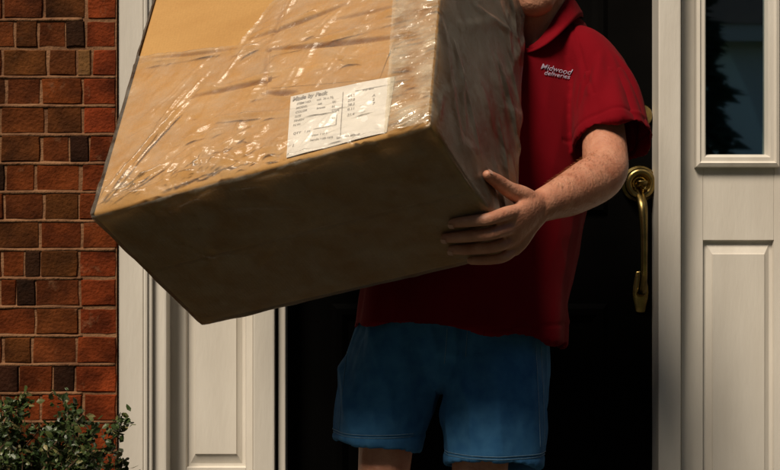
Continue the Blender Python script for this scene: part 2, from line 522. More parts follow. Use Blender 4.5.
# the rest of the wall, out of the picture: bricks joined in one part
def brick_field(bm, x0, x1, k0, k1):
    for k in range(k0, k1):
        x = x0 - rng.uniform(0, 0.08)
        while x < x1 - 0.03:
            w = rng.choice((0.10, 0.10, 0.2))
            a, b_ = max(x, x0), min(x + w, x1)
            if b_ - a > 0.03:
                box(bm, a + .005, b_ - .005, YF + rng.uniform(-.002, .002), YF + 0.09, zrow(k + 1) + .005, zrow(k) - .005)
            x += w
bm = bmesh.new()
xl = W(-180, 0, YF)[0] - 0.22
for k in range(-18, 26):
    brick_field(bm, -4.2, row_left.get(k, xl), k, k + 1)
xr = W(862, 0, YF)[0]
brick_field(bm, xr, 4.6, -18, 26)
brick_field(bm, xl, W(117, 0, YF)[0], -18, -3)
brick_field(bm, W(117, 0, YF)[0], xr, -18, -13)
o = bm_obj('brickwork', bm, M['brick']); keep(o, wall); o['kind'] = 'stuff'; o.color = (0.2, 0.06, 0.028, 1)
zt, zb = zrow(-18), -0.6
bm = bmesh.new()
yb = YF + 0.0030
for (a, b_, c, d) in ((-4.2, W(116.5, 0, YF)[0], zb, zt), (xr + .003, 4.6, zb, zt), (W(116.5, 0, YF)[0], xr + .003, zrow(-13) + .001, zt)):
    box(bm, a, b_, yb, yb + 0.2, c, d)
keep(bm_obj('mortar', bm, M['mortar']), wall)
# smeared, uneven mortar beads along the bed joints near the door
def bead_joint(x0, x1, z, parent):
    bm = bmesh.new()
    n = int((x1 - x0) / 0.012)
    pts = []
    for i in range(n + 1):
        x = x0 + (x1 - x0) * i / n
        r = 0.0052 + 0.0016 * noise.noise((x * 14, z * 9, 1.3))
        pts.append((x, YF + 0.0042 - 0.0030 * max(0, noise.noise((x * 9, z * 31, 4))), z + 0.0012 * noise.noise((x * 18, z * 7, 8)), r, r * 0.9))
    loft(bm, pts, n=1, seg=6, side=(0, 0, 1), cap=False)
    keep(bm_obj('mortar_joint', bm, M['mortar'], smooth=True), parent)
for k in range(0, 16):
    if k in (2,):
        continue
    bead_joint(W(-160, 0, YF)[0], W(115 if k not in (1, 10, 11, 12, 14) else 82, 0, YF)[0], zrow(k), wall)

# ------------------------------------------------------------------ door frame: casings, mullions, head
frame = thing('door_frame', 'cream painted door casing, posts and jambs around the black door', 'door frame', (0, 0, -0.15))
ZT = 1.98
def fx(name, p0, p1, y0, y1, z0=-0.15, z1=ZT, mat='trim', bevel=0.003, yy=None, parent=None):
    yr = y0 if yy is None else yy
    return box_obj(name, W(p0, 0, yr)[0], W(p1, 0, yr)[0], y0, y1, z0, z1, M[mat], parent or frame, bevel)
def casing(sgn):
    def q(a, b_, *r, **k):
        a2, b2 = (a, b_) if sgn > 0 else (980 - b_, 980 - a)
        return fx(r[0], min(a2, b2), max(a2, b2), *r[1:], **k)
    q(118.5, 143, 'casing', -0.010, 0.12)
    q(143.2, 147.5, 'casing_bead', -0.015, 0.12, bevel=0.005)
    q(147.7, 152, 'casing_bead', -0.007, 0.12, bevel=0.004)
    q(152.2, 166.5, 'jamb', 0.010, 0.2, bevel=0.004)
casing(1)
casing(-1)
# mullion posts on both sides of the door
fx('mullion', 253, 274.5, 0.0, 0.16, bevel=0.004)
fx('weatherstrip', 274.6, 278, 0.030, 0.12, mat='gasket', bevel=0.001)
fx('door_stop', 278.1, 285.5, 0.020, 0.12, bevel=0.003)
fx('mullion', 658.5, 681, 0.0, 0.16, bevel=0.004)
# head over the door and sidelights, and the threshold
x0, x1 = W(118.5, 0, -0.01)[0], W(861.5, 0, -0.01)[0]
box_obj('head_casing', x0, x1, -0.012, 0.18, ZT + 0.002, zrow(-13) - 0.004, M['trim'], frame, 0.004)
box_obj('threshold', W(167, 0)[0], W(813, 0)[0], -0.03, 0.25, -0.149, -0.10, M['stoop'], frame, 0.004)

# ------------------------------------------------------------------ sidelights
def raised_panel(name, px0, px1, py0, py1, y, parent, bev=9):
    """recessed groove ring, then a bevelled field that comes proud again"""
    bm = bmesh.new()
    def ring(p0, p1, q0, q1, yy):
        return [bm.verts.new((W(a, b_, y)[0], yy, W(a, b_, y)[2])) for a, b_ in ((p0, q0), (p1, q0), (p1, q1), (p0, q1))]
    rs = [ring(px0, px1, py0, py1, y), ring(px0 + 1.2, px1 - 1.2, py0 + 1.2, py1 - 1.2, y + 0.012),
          ring(px0 + 4, px1 - 4, py0 + 4, py1 - 4, y + 0.012),
          ring(px0 + bev, px1 - bev, py0 + bev * 1.5, py1 - bev * 1.5, y + 0.003),
          ring(px0 + bev + .8, px1 - bev - .8, py0 + bev * 1.5 + .8, py1 - bev * 1.5 - .8, y - 0.001)]
    for a, b_ in zip(rs[:-1], rs[1:]):
        for i in range(4):
            bm.faces.new((a[i], a[(i + 1) % 4], b_[(i + 1) % 4], b_[i]))
    bm.faces.new(rs[-1])
    return keep(bm_obj(name, bm, M['trim']), parent)

def sidelight(label, s0, s1, g0, g1, panel_rows, pin):
    """stiles s0..s1 (drawing units), window frame g0..g1"""
    t = thing('sidelight', label, 'sidelight', (W((s0 + s1) / 2, 0, .08)[0], 0.08, -0.10), 'tall sidelights beside the front door')
    y = 0.075
    fr_b = 168                       # window frame foot
    p0, p1 = pin
    X = lambda p: W(p, 0, y)[0]
    Z = lambda p: W(0, p, y)[2]
    # stiles and rails leave openings for panels and glass
    box_obj('stile', X(s0), X(p0), y, y + 0.045, -0.10, ZT, M['trim'], t, 0.0015)
    box_obj('stile', X(p1), X(s1), y, y + 0.045, -0.10, ZT, M['trim'], t, 0.0015)
    zprev = Z(fr_b - 12)
    for (a, b_) in panel_rows:
        box_obj('rail', X(p0) + .0004, X(p1) - .0004, y + 0.0006, y + 0.045, Z(a), zprev, M['trim'], t, 0.0008)
        raised_panel('raised_panel', p0, p1, a, b_, y + 0.0003, t)
        zprev = Z(b_)
    box_obj('rail', X(p0) + .0004, X(p1) - .0004, y + 0.0006, y + 0.045, -0.10, zprev, M['trim'], t, 0.0008)
    # moulded window frame
    bm = bmesh.new()
    prof = [(0, 0.0), (1.0, -0.016), (4.2, -0.020), (6.0, -0.014), (9.5, -0.014), (11.2, -0.006), (12.5, 0.012), (12.5, 0.028)]
    outer = (g0, g1, -300, fr_b)
    rings = []
    for d, dy in prof:
        r = []
        for a, b_ in ((g0 + d, -380 + d), (g1 - d, -380 + d), (g1 - d, fr_b - d * 1.1), (g0 + d, fr_b - d * 1.1)):
            x, _, z = W(a, b_, y)
            r.append(bm.verts.new((x, y + dy - 0.0012, min(z, ZT - 0.05 - d * .002))))
        rings.append(r)
    for a, b_ in zip(rings[:-1], rings[1:]):
        for i in range(4):
            bm.faces.new((a[i], a[(i + 1) % 4], b_[(i + 1) % 4], b_[i]))
    wf = keep(bm_obj('window_frame', bm, M['trim']), t)
    gp = box_obj('pane', X(g0 + 11.5), X(g1 - 11.5), y + 0.018, y + 0.022, Z(fr_b - 12.2), ZT - 0.06, M['glass'], t, 0)
    return t
sidelight('cream sidelight with raised panel under the box, beside the brick', 166.8, 252.8, 172, 248, [(240, 468)], (186, 246))
sidelight('cream sidelight with dark glass and raised panel, right of the door', 681.3, 814, 694, 778.5, [(240, 560)], (703, 774))
# dim entrance hall behind the glass
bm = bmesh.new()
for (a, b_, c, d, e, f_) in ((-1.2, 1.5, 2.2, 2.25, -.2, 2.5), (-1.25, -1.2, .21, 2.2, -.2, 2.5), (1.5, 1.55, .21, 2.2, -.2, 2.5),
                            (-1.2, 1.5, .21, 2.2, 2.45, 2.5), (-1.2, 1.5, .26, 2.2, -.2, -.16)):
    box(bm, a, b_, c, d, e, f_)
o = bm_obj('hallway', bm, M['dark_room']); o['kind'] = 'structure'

# ------------------------------------------------------------------ black front door with brass handleset
door = thing('front_door', 'black painted front door behind the man, with brass handle', 'door', (0.2, 0.1, -0.1))
YD = 0.085
dx0, dx1 = W(285.8, 0, 0.03)[0], W(658.2, 0, 0.0)[0]
box_obj('door_slab', dx0, dx1, YD, YD + 0.045, -0.098, ZT - 0.002, M['door'], door, 0.002)
for (a, b_) in ((dx0 + .11, dx0 + .42), (dx1 - .42, dx1 - .11)):
    for (c, d) in ((0.05, 0.68), (0.90, 1.85)):
        bm = bmesh.new()
        rs = []
        for dd, dy in ((0, 0.0), (0.012, -0.010), (0.026, -0.010), (0.04, -0.001)):
            rs.append([bm.verts.new((x, YD + dy - 0.0005, z)) for x, z in ((a + dd, c + dd), (b_ - dd, c + dd), (b_ - dd, d - dd), (a + dd, d - dd))])
        for p, q in zip(rs[:-1], rs[1:]):
            for i in range(4):
                bm.faces.new((p[i], p[(i + 1) % 4], q[(i + 1) % 4], q[i]))
        keep(bm_obj('moulded_panel', bm, M['door']), door)

def lathe(bm, c, prof, seg=28):
    """turned about the axis that points out of the door (-y)"""
    rings = []
    for r, d in prof:
        rings.append([bm.verts.new((c[0] + r * math.cos(2 * math.pi * k / seg), c[1] - d, c[2] + r * math.sin(2 * math.pi * k / seg))) for k in range(seg)])
    for a, b_ in zip(rings[:-1], rings[1:]):
        for k in range(seg):
            bm.faces.new((a[k], a[(k + 1) % seg], b_[(k + 1) % seg], b_[k]))
    bm.faces.new(rings[-1])
hx, _, hz = W(639, 184, YD)
# deadbolt
bm = bmesh.new(); dbx, _, dbz = W(640, 116, YD)
lathe(bm, (dbx, YD, dbz), [(.030, 0), (.030, .006), (.027, .012), (.018, .018), (.016, .024), (.012, .026)])
keep(bm_obj('deadbolt', bm, M['brass'], smooth=True), door)
# round rosette with thumb latch, long grip below it
bm = bmesh.new()
lathe(bm, (hx, YD, hz), [(.044, 0), (.046, .004), (.044, .010), (.037, .012), (.036, .016), (.039, .022), (.035, .030), (.026, .031), (.0215, .026), (.0195, .010), (.012, .008), (.010, .016), (.004, .018)])
ros = keep(bm_obj('rosette', bm, M['brass'], smooth=True), door)
bm = bmesh.new()
gz0 = hz - 0.034; gz1 = W(641, 312, YD)[2]
loft(bm, [(hx, YD - .010, gz0 + .02, .010, .007), (hx, YD - .034, gz0 - .004, .0125, .008), (hx + .001, YD - .050, gz0 - .03, .012, .008), (hx + .002, YD - .058, gz0 - .09, .0095, .008),
          (hx + .002, YD - .058, (gz0 + gz1) / 2 - .03, .009, .008), (hx + .003, YD - .050, gz1 + .085, .009, .008), (hx + .003, YD - .030, gz1 + .055, .0105, .008), (hx + .003, YD - .006, gz1 + .045, .011, .008)],
     n=5, seg=14)
keep(bm_obj('pull_grip', bm, M['brass'], smooth=True), door)
bm = bmesh.new()
loft(bm, [(hx, YD - .016, hz - .006, .010, .003), (hx, YD - .040, hz - .004, .012, .003), (hx, YD - .056, hz + .004, .013, .003)], n=4, seg=14)
keep(bm_obj('thumb_latch', bm, M['brass'], smooth=True), door)
bm = bmesh.new()
loft(bm, [(hx + .003, YD - .002, gz1 + .098, .012, .004), (hx + .003, YD - .004, gz1 + .05, .020, .005), (hx + .003, YD - .002, gz1 + .002, .012, .004)], n=4, seg=18, power=2.6)
keep(bm_obj('lower_plate', bm, M['brass'], smooth=True), door)

# ------------------------------------------------------------------ the wrapped carton
bR = Vector((0.0654, -1.1000, 1.0335)); bL = Vector((-0.5530, -0.8370, 0.8865))
bP = Vector((0.2300, -0.8480, 0.8200)); bB = Vector((-0.3800, -0.5880, 0.6700))
EX = Vector((0.897935, -0.382777, 0.217242)); EY = Vector((0.433314, 0.682325, -0.588788)); EZ = Vector((0.077145, 0.622827, 0.778547))
BW, BD, BH = 0.68, 0.368, 0.74
tops = [bL + EZ * BH + EX * 0.022, bR + EZ * BH, bP + EZ * BH, bB + EZ * BH]
bots = [bL, bR, bP, bB]
# local frame of the carton: x right, y back, z up, origin at the left front foot
FRM = Matrix((( EX.x, EY.x, EZ.x, bL.x), (EX.y, EY.y, EZ.y, bL.y), (EX.z, EY.z, EZ.z, bL.z), (0, 0, 0, 1)))
INV = FRM.inverted()
cor = [np.array(INV @ v) for v in bots + tops]
def warp(p):                        # slightly crushed box: trilinear blend of its eight corners
    u, v, w = p[:, 0:1] / BW, p[:, 1:2] / BD, p[:, 2:3] / BH
    q = 0
    for (i, a, b_, c) in ((0, 0, 0, 0), (1, 1, 0, 0), (2, 1, 1, 0), (3, 0, 1, 0), (4, 0, 0, 1), (5, 1, 0, 1), (6, 1, 1, 1), (7, 0, 1, 1)):
        q = q + cor[i] * ((u if a else 1 - u) * (v if b_ else 1 - v) * (w if c else 1 - w))
    return q
nrng = np.random.default_rng(11)
def seg_h(U, V, a, b_, h, w, sharp=1.0):
    d = np.array(b_) - np.array(a); L2 = (d ** 2).sum() + 1e-9
    t = ((U - a[0]) * d[0] + (V - a[1]) * d[1]) / L2
    tc = np.clip(t, 0, 1)
    side = (-(U - a[0]) * d[1] + (V - a[1]) * d[0]) / math.sqrt(L2)
    dist = np.hypot(U - a[0] - tc * d[0], V - a[1] - tc * d[1])
    ww = np.where(side > 0, w, w * 1.9)             # steep on one side, gentle on the other
    taper = 0.35 + 0.65 * np.sin(np.pi * np.clip(tc, 0.02, 0.98))
    return h * taper * np.exp(-(dist / ww) ** 2 * sharp)

# creases of the front face in (right, up) metres from the left foot
GROOVES = [((.022, .401), (.243, .347), .008, .0032), ((.171, .246), (.403, .229), .011, .0032), ((.403, .229), (.60, .207), .008, .0032),
           ((.274, .363), (.480, .379), .009, .0032), ((.321, .317), (.617, .242), .013, .0032), ((.321, .317), (.332, .199), .009, .0032),
           ((.332, .199), (.40, .178), .013, .0032), ((.32, .32), (.345, .46), .005, .0032), ((.45, .345), (.60, .330), .006, .0032)]
def carton_front(U, V):
    h = 0.0 * U
    for a, b_, d, w in GROOVES:
        h = h - seg_h(U, V, a, b_, d, w)
    return h
front_segs = []
def fs(a, b_, h, w):
    front_segs.append((a, b_, h, w))
# long pulled folds
fs((.022, .398), (.243, .343), .006, .004); fs((.0, .385), (.20, .350), .004, .004)
fs((.163, .227), (.091, .135), .006, .0035); fs((.150, .260), (.10, .16), .004, .003); fs((.20, .30), (.12, .19), .003, .003)
fs((.171, .250), (.403, .233), .003, .004); fs((.274, .367), (.480, .383), .004, .004)
for k in range(26):                 # fan from the pulled left corner
    a = nrng.uniform(0.05, 1.35)
    r0, r1 = nrng.uniform(.008, .05), nrng.uniform(.10, .30)
    fs((r0 * math.cos(a), r0 * math.sin(a)), (r1 * math.cos(a + nrng.normal(0, .12)), r1 * math.sin(a)), nrng.uniform(.0015, .0045), nrng.uniform(.0025, .006))
for k in range(60):                 # crumple around the lower middle
    c = np.array((.285, .035)) + nrng.normal(0, 1, 2) * (.075, .022)
    a = nrng.uniform(0, math.pi); l = nrng.uniform(.008, .045)
    fs(tuple(c), tuple(c + l * np.array((math.cos(a), math.sin(a)))), nrng.uniform(.0015, .0045), nrng.uniform(.0025, .006))
for k in range(90):                 # along the lower edge
    c = np.array((nrng.uniform(.02, .62), abs(nrng.normal(0, .03))))
    a = nrng.normal(.35, .5); l = nrng.uniform(.015, .07)
    fs(tuple(c), tuple(c + l * np.array((math.cos(a), math.sin(a)))), nrng.uniform(.0012, .004), nrng.uniform(.002, .004))
for k in range(22):                 # rolled film along the foot
    a0 = .02 + .63 * k / 22
    fs((a0, nrng.uniform(.001, .010)), (a0 + nrng.uniform(.03, .07), nrng.uniform(.001, .012)), nrng.uniform(.002, .005), nrng.uniform(.0022, .004))
for k in range(14):                 # long tension lines
    c = np.array((nrng.uniform(.0, .45), nrng.uniform(.08, .42))); a = nrng.normal(-.12, .16) if k % 3 else nrng.normal(.9, .2); l = nrng.uniform(.18, .40)
    fs(tuple(c), tuple(c + l * np.array((math.cos(a), math.sin(a)))), nrng.uniform(.002, .004) * (1 if k % 3 else .45), nrng.uniform(.0024, .0040))
for k in range(230):                # everywhere else
    c = np.array((nrng.uniform(.0, .66), nrng.uniform(.0, .72)))
    a = nrng.normal(-.2, .35) if nrng.random() < .6 else nrng.normal(.95, .25)
    l = nrng.uniform(.03, .16)
    fs(tuple(c), tuple(c + l * np.array((math.cos(a), math.sin(a)))), nrng.uniform(.0008, .0028), nrng.uniform(.002, .0055))
def lumpy(U, V, amp, s):
    out = np.zeros_like(U)
    r = np.random.default_rng(5)
    for k in range(10):
        a = r.uniform(0, 2 * math.pi); f_ = s * r.uniform(.5, 2.2)
        out += amp / 4 * np.sin(f_ * (U * math.cos(a) + V * math.sin(a)) + r.uniform(0, 6.3))
    return out
def film_front(U, V):
    h = lumpy(U, V, .0018, 60)
    for a, b_, d, w in front_segs:
        h = h + seg_h(U, V, a, b_, d, w)
    return h
side_segs = []
for k in range(34):
    c = np.array((nrng.uniform(0, .34), nrng.uniform(0, .7)))
    a = nrng.normal(-1.05, .22) if nrng.random() < .75 else nrng.normal(.9, .4)
    l = nrng.uniform(.06, .26)
    side_segs.append((tuple(c), tuple(c + l * np.array((math.cos(a), math.sin(a)))), nrng.uniform(.0015, .005), nrng.uniform(.004, .014)))
def film_side(U, V):
    h = lumpy(U, V, .0018, 22)
    for a, b_, d, w in side_segs:
        h = h + seg_h(U, V, a, b_, d, w)
    return h
bot_segs = []
for k in range(46):
    c = np.array((nrng.uniform(0, .66), nrng.uniform(0, .36)))
    a = nrng.normal(.2, .5); l = nrng.uniform(.05, .2)
    bot_segs.append((tuple(c), tuple(c + l * np.array((math.cos(a), math.sin(a)))), nrng.uniform(.0005, .002), nrng.uniform(.004, .009)))
for k in range(30):
    c = np.array((nrng.uniform(0, .66), abs(nrng.normal(0, .012))))
    a = nrng.normal(0.1, .3); l = nrng.uniform(.03, .1)
    bot_segs.append((tuple(c), tuple(c + l * np.array((math.cos(a), math.sin(a)))), nrng.uniform(.001, .003), nrng.uniform(.002, .004)))
def film_bottom(U, V):
    h = lumpy(U, V, .0015, 35)
    for a, b_, d, w in bot_segs:
        h = h + seg_h(U, V, a, b_, d, w)
    return h
flat = lambda U, V: U * 0

def shell(name, off, r, step, hf, mat, hole=None, only=None):
    """rounded box skin, every face a grid pushed out by its height field"""
    X0 = np.array((0., 0., 0.)) - off; X1 = np.array((BW, BD, BH)) + off
    V_all, F_all = [], []
    base = 0
    for axis, s in ((0, 0), (0, 1), (1, 0), (1, 1), (2, 0), (2, 1)):
        if only and (axis, s) not in only:
            continue
        ia, ib = [i for i in range(3) if i != axis]
        fine = (axis, s) in ((1, 0), (0, 1), (2, 0))
        st = step if fine else 0.02
        na, nb = int((X1[ia] - X0[ia]) / st) + 1, int((X1[ib] - X0[ib]) / st) + 1
        A, Bq = np.meshgrid(np.linspace(X0[ia], X1[ia], na), np.linspace(X0[ib], X1[ib], nb), indexing='ij')
        P = np.zeros((na * nb, 3))
        P[:, ia] = A.ravel(); P[:, ib] = Bq.ravel(); P[:, axis] = X1[axis] if s else X0[axis]
        inner = np.clip(P, X0 + r, X1 - r)
        d = P - inner
        d /= np.linalg.norm(d, axis=1, keepdims=True) + 1e-12
        fn = hf.get((axis, s), flat)
        ea = np.minimum(P[:, ia] - X0[ia], X1[ia] - P[:, ia]); eb = np.minimum(P[:, ib] - X0[ib], X1[ib] - P[:, ib])
        fade = np.clip(np.minimum(ea, eb) / 0.003, 0.0, 1)
        h = fn(P[:, ia], P[:, ib]) * fade
        P2 = inner + d * r + d * h[:, None]
        V_all.append(P2)
        idx = np.arange(na * nb).reshape(na, nb) + base
        q = np.stack([idx[:-1, :-1], idx[1:, :-1], idx[1:, 1:], idx[:-1, 1:]], -1).reshape(-1, 4)
        if hole is not None:
            cu = (A[:-1, :-1] + A[1:, 1:]).ravel() / 2; cv = (Bq[:-1, :-1] + Bq[1:, 1:]).ravel() / 2
            q = q[~hole(axis, s, cu, cv)]
        flip = (axis == 1) != (s == 0)
        if flip:
            q = q[:, ::-1]
        F_all.append(q)
        base += na * nb
    V = warp(np.vstack(V_all)); F = np.vstack(F_all)
    me = bpy.data.meshes.new(name)
    me.from_pydata(V.tolist(), [], F.tolist())
    bm = bmesh.new(); bm.from_mesh(me)
    bmesh.ops.remove_doubles(bm, verts=bm.verts, dist=1e-5)
    bmesh.ops.delete(bm, geom=[v for v in bm.verts if not v.link_faces], context='VERTS')
    bm.to_mesh(me); bm.free()
    for p in me.polygons:
        p.use_smooth = True
    return link(name, me, mat, carton)

carton = thing('cardboard_box', 'big brown cardboard box wrapped in clear plastic film, carried tilted', 'box', bL)
carton.matrix_world = FRM
shell('carton_body', 0.0, 0.006, 0.0018, {(1, 0): carton_front, (2, 0): lambda U, V: -.004 * np.exp(-((V - BD / 2) / .003) ** 2) + .0016 * np.sin(U * 9 + 1) * np.sin(V * 14), (0, 1): lambda U, V: 0.003 * np.sin(U / BD * np.pi)}, M['card'])

def hole(axis, s, u, v):            # the film stops short here and leaves the board bare
    if (axis, s) != (1, 0):
        return np.zeros(len(u), bool)
    lower = .401 + (u - .022) / (.243 - .022) * (.347 - .401)
    right = .25 + (v - .345) * .62
    return (v > lower + .003) & (u < right) & (u > .006)
shell('plastic_wrap', 0.0055, 0.010, 0.0026, {(1, 0): film_front, (0, 1): film_side, (2, 0): film_bottom}, M['film'], hole)

def sheet(name, poly, y, mat, hf=None, n=(30, 12)):
    """a four cornered sheet on the front face, corners (right, up)"""
    a, b_, c, d = [np.array(p) for p in poly]
    V, F = [], []
    for i in range(n[0] + 1):
        for j in range(n[1] + 1):
            s, t = i / n[0], j / n[1]
            p = (a * (1 - s) + b_ * s) * (1 - t) + (d * (1 - s) + c * s) * t
            h = hf(s, t, p) if hf else 0
            V.append((p[0], -y - h, p[1]))
    for i in range(n[0]):
        for j in range(n[1]):
            k = i * (n[1] + 1) + j
            F.append((k, k + n[1] + 1, k + n[1] + 2, k + 1))
    W2 = warp(np.array(V))
    me = bpy.data.meshes.new(name)
    me.from_pydata(W2.tolist(), [], F)
    for p in me.polygons:
        p.use_smooth = True
    o = link(name, me, mat, carton)
    return o
# patch of board / tape with dark cut edges
sheet('cardboard_flap', [(.346, .205), (.575, .147), (.595, .232), (.338, .298)], 0.0006, M['card'], lambda s, t, p: 0.0008 * math.sin(3.1 * t), (20, 8))
# crinkled clear tape over the right hand edge
def rib(s, t, p):
    w = 0.010 * noise.noise((p[1] * 14, p[0] * 18, 2))
    v = p[1] + w + (p[0] - .64) * .22 * noise.noise((p[1] * 5, 3.3, 1))
    a = 1 - 2 * abs(noise.noise((p[0] * 14, v * 85, 5.0)))
    b_ = 1 - 2 * abs(noise.noise((p[0] * 26, v * 170, 8.0)))
    g = 0.55 + 0.7 * noise.noise((p[0] * 22, p[1] * 16, 9))
    return 0.0042 * a * g + 0.0018 * b_ - .001
sheet('crinkled_tape', [(.605, -.004), (.686, -.004), (.686, .735), (.575, .735)], 0.0135, M['tape'], rib, (26, 330))
# shipping label under the film
lab = sheet('shipping_label', [(.408, .012), (.602, .010), (.606, .142), (.394, .166)], 0.0026, M['paper'], lambda s, t, p: 0.0006 * math.sin(p[0] * 60))
def text_mesh(body, size, shear=0.0, bold=0.0, extrude=0.0, align='LEFT'):
    cu = bpy.data.curves.new('text', 'FONT')
    cu.body = body; cu.size = size; cu.shear = shear; cu.offset = bold; cu.extrude = extrude; cu.align_x = align
    cu.resolution_u = 3
    o = bpy.data.objects.new('text', cu); COL.objects.link(o)
    dg = bpy.context.evaluated_depsgraph_get()
    me = bpy.data.meshes.new_from_object(o.evaluated_get(dg))
    bpy.data.objects.remove(o)
    return me
def print_on(name, me, org, dirx, y, mat, parent):
    """lay flat text on the front face"""
    dx = np.array(dirx) / np.linalg.norm(dirx); dz = np.array((-dx[1], dx[0]))
    P = np.array([(org[0] + v.co.x * dx[0] + v.co.y * dz[0], -y, org[1] + v.co.x * dx[1] + v.co.y * dz[1]) for v in me.vertices])
    P = warp(P)
    for v, p in zip(me.vertices, P):
        v.co = p
    return link(name, me, mat, parent)
slope = (1.0, -0.115)
print_on('label_heading', text_mesh('Made by Pack', .0130, bold=.0005), (.400, .1515), slope, .0036, M['ink'], lab)
r = random.Random(4)
words = ['SHIP TO', 'QTY 1', 'ITEM', 'MODEL', 'COLOR', 'SIZE', 'WEIGHT', 'ORDER', 'DATE']
lines = [(.411, .138 - .0105 * k, .0072, w_) for k, w_ in enumerate(('ITEM NO.', 'MODEL', 'COLOR', 'SIZE', 'FINISH', 'N.W.'))]
lines += [(.414, .064, .0078, 'QTY   1 pc'), (.417, .034, .010, 'I'), (.452, .134, .0066, 'oak  36 x 72'), (.455, .112, .0066, 'brown'), (.456, .122, .0066, 'left'),
          (.484, .128, .0072, 'L'), (.485, .117, .0072, 'W'), (.486, .106, .0072, 'H'), (.487, .095, .0072, 'CBM'), (.489, .078, .0072, 'kg'), (.45, .0475, .0066, 'carton 1 of 1'),
          (.516, .120, .0085, '64.5'), (.517, .109, .0085, '27.0'), (.518, .098, .0085, '38.2'), (.519, .087, .0085, '0.11'), (.520, .073, .0085, '21.4'),
          (.566, .104, .009, 'A'), (.567, .094, .009, '2'), (.568, .084, .009, '7'), (.452, .036, .0068, 'handle with care'), (.505, .025, .0068, 'keep this side up'), (.545, .126, .0062, 'ship date')]
for i, (u, v, s, t_) in enumerate(lines):
    print_on('label_line', text_mesh(t_, s, bold=.0001), (u, v), slope, .0036, M['ink'], lab)
# ruled box and column rule
def rule(u0, v0, u1, v1, w=.0009):
    bm = bmesh.new()
    d = Vector((u1 - u0, v1 - v0)).normalized(); n_ = Vector((-d.y, d.x)) * w
    P = warp(np.array([(u0 + n_.x, -.0036, v0 + n_.y), (u1 + n_.x, -.0036, v1 + n_.y), (u1 - n_.x, -.0036, v1 - n_.y), (u0 - n_.x, -.0036, v0 - n_.y)]))
    bm.faces.new([bm.verts.new(p) for p in P])
    return bm_obj('label_rule', bm, M['ink'], lab)
rule(.452, .098, .498, .093, .0006); rule(.498, .093, .500, .060, .0006); rule(.455, .064, .500, .060, .0006); rule(.505, .138, .512, .030, .0006)
rule(.53, .131, .60, .123, .0005)
# closing flaps and tape on the hidden top
bm = bmesh.new()
for a, b_ in ((0.004, BD / 2 - .002), (BD / 2 + .002, BD - .004)):
    vs = box(bm, .004, BW - .004, a, b_, BH + .0005, BH + .0045)
for v in bm.verts:
    v.co = Vector(warp(np.array([v.co]))[0])
bm_obj('top_flap', bm, M['card'], carton)

# ------------------------------------------------------------------ the man
man = thing('person', 'man in red polo shirt and blue denim shorts carrying the big wrapped box', 'person', (0.12, -0.42, -0.15))
def part(name, me, mat, parent=None):
    o = link(name, me, mat)
    keep(o, man)
    if parent is not None:
        o.parent = parent
        o.matrix_parent_inverse = parent.matrix_parent_inverse.inverted() @ Matrix.Translation(man.location).inverted() if False else Matrix.Identity(4)
    return o
def vadd(a, *r): return (a[0], a[1], a[2], *r)
bm = bmesh.new()
# legs
loft(bm, [(.040, -.40, .70, .074, .080), (.005, -.42, .52, .066, .070), (-.012, -.435, .36, .056, .060), (-.016, -.40, .24, .054, .060), (-.018, -.375, .08, .044, .048), (-.020, -.36, -.06, .034, .038)], seg=22)
loft(bm, [(.205, -.42, .70, .074, .080), (.195, -.48, .52, .066, .070), (.186, -.52, .36, .058, .060), (.190, -.485, .24, .055, .060), (.195, -.455, .08, .044, .048), (.200, -.44, -.06, .034, .038)], seg=22)
ball(bm, (-.012, -.465, .352), (.040, .032, .045)); ball(bm, (.186, -.55, .352), (.041, .032, .045))
for ax, ay in ((-.02, -.36), (.20, -.44)):
    loft(bm, [(ax, ay + .03, -.10, .032, .04), (ax, ay - .07, -.11, .038, .032), (ax, ay - .15, -.125, .038, .020)], seg=16)
# trunk
loft(bm, [(.12, -.40, .66, .13, .09), (.14, -.39, .75, .145, .10), (.19, -.385, .90, .140, .110), (.245, -.36, 1.06, .150, .105), (.29, -.345, 1.18, .150, .090), (.315, -.345, 1.25, .105, .062), (.322, -.345, 1.31, .060, .055)], seg=28)
# neck and head
loft(bm, [(.322, -.350, 1.24, .064, .058), (.320, -.372, 1.32, .062, .060), (.318, -.385, 1.40, .060, .062)], seg=22)
HC = Vector((.312, -.405, 1.455))
ball(bm, HC + Vector((0, .02, .035)), (.076, .095, .092), 26)
loft(bm, [(.312, -.400, 1.425, .068, .070), (.308, -.430, 1.385, .064, .056), (.304, -.450, 1.350, .047, .038)], seg=20, side=(1, 0, 0))
loft(bm, [(.312, -.492, 1.475, .008, .010), (.312, -.510, 1.450, .010, .010), (.312, -.517, 1.432, .014, .010)], seg=12)
loft(bm, [(.290, -.489, 1.398, .006, .006), (.312, -.499, 1.399, .009, .007), (.334, -.489, 1.398, .006, .006)], seg=10, side=(0, 0, 1))
for s in (-1, 1):
    ball(bm, HC + Vector((s * .080, .020, .005)), (.009, .020, .031), 12)
    loft(bm, [(.312 + s * .014, -.492, 1.489, .010, .008), (.312 + s * .046, -.480, 1.489, .008, .007)], seg=10)
# his left arm (nearer the door latch)
loft(bm, [(.33, -.36, 1.205, .055, .060), (.405, -.39, 1.200, .048, .050), (.438, -.425, 1.165, .044, .046)], seg=20, side=(0, 0, 1))
loft(bm, [(.435, -.405, 1.185, .040, .042), (.444, -.468, 1.110, .043, .045), (.440, -.560, 1.005, .047, .047), (.428, -.612, .973, .046, .048), (.398, -.655, .955, .0475, .050),
          (.350, -.722, .931, .041, .046), (.312, -.775, .916, .034, .038), (.285, -.808, .906, .029, .034)], seg=22, side=(1, .3, 0))
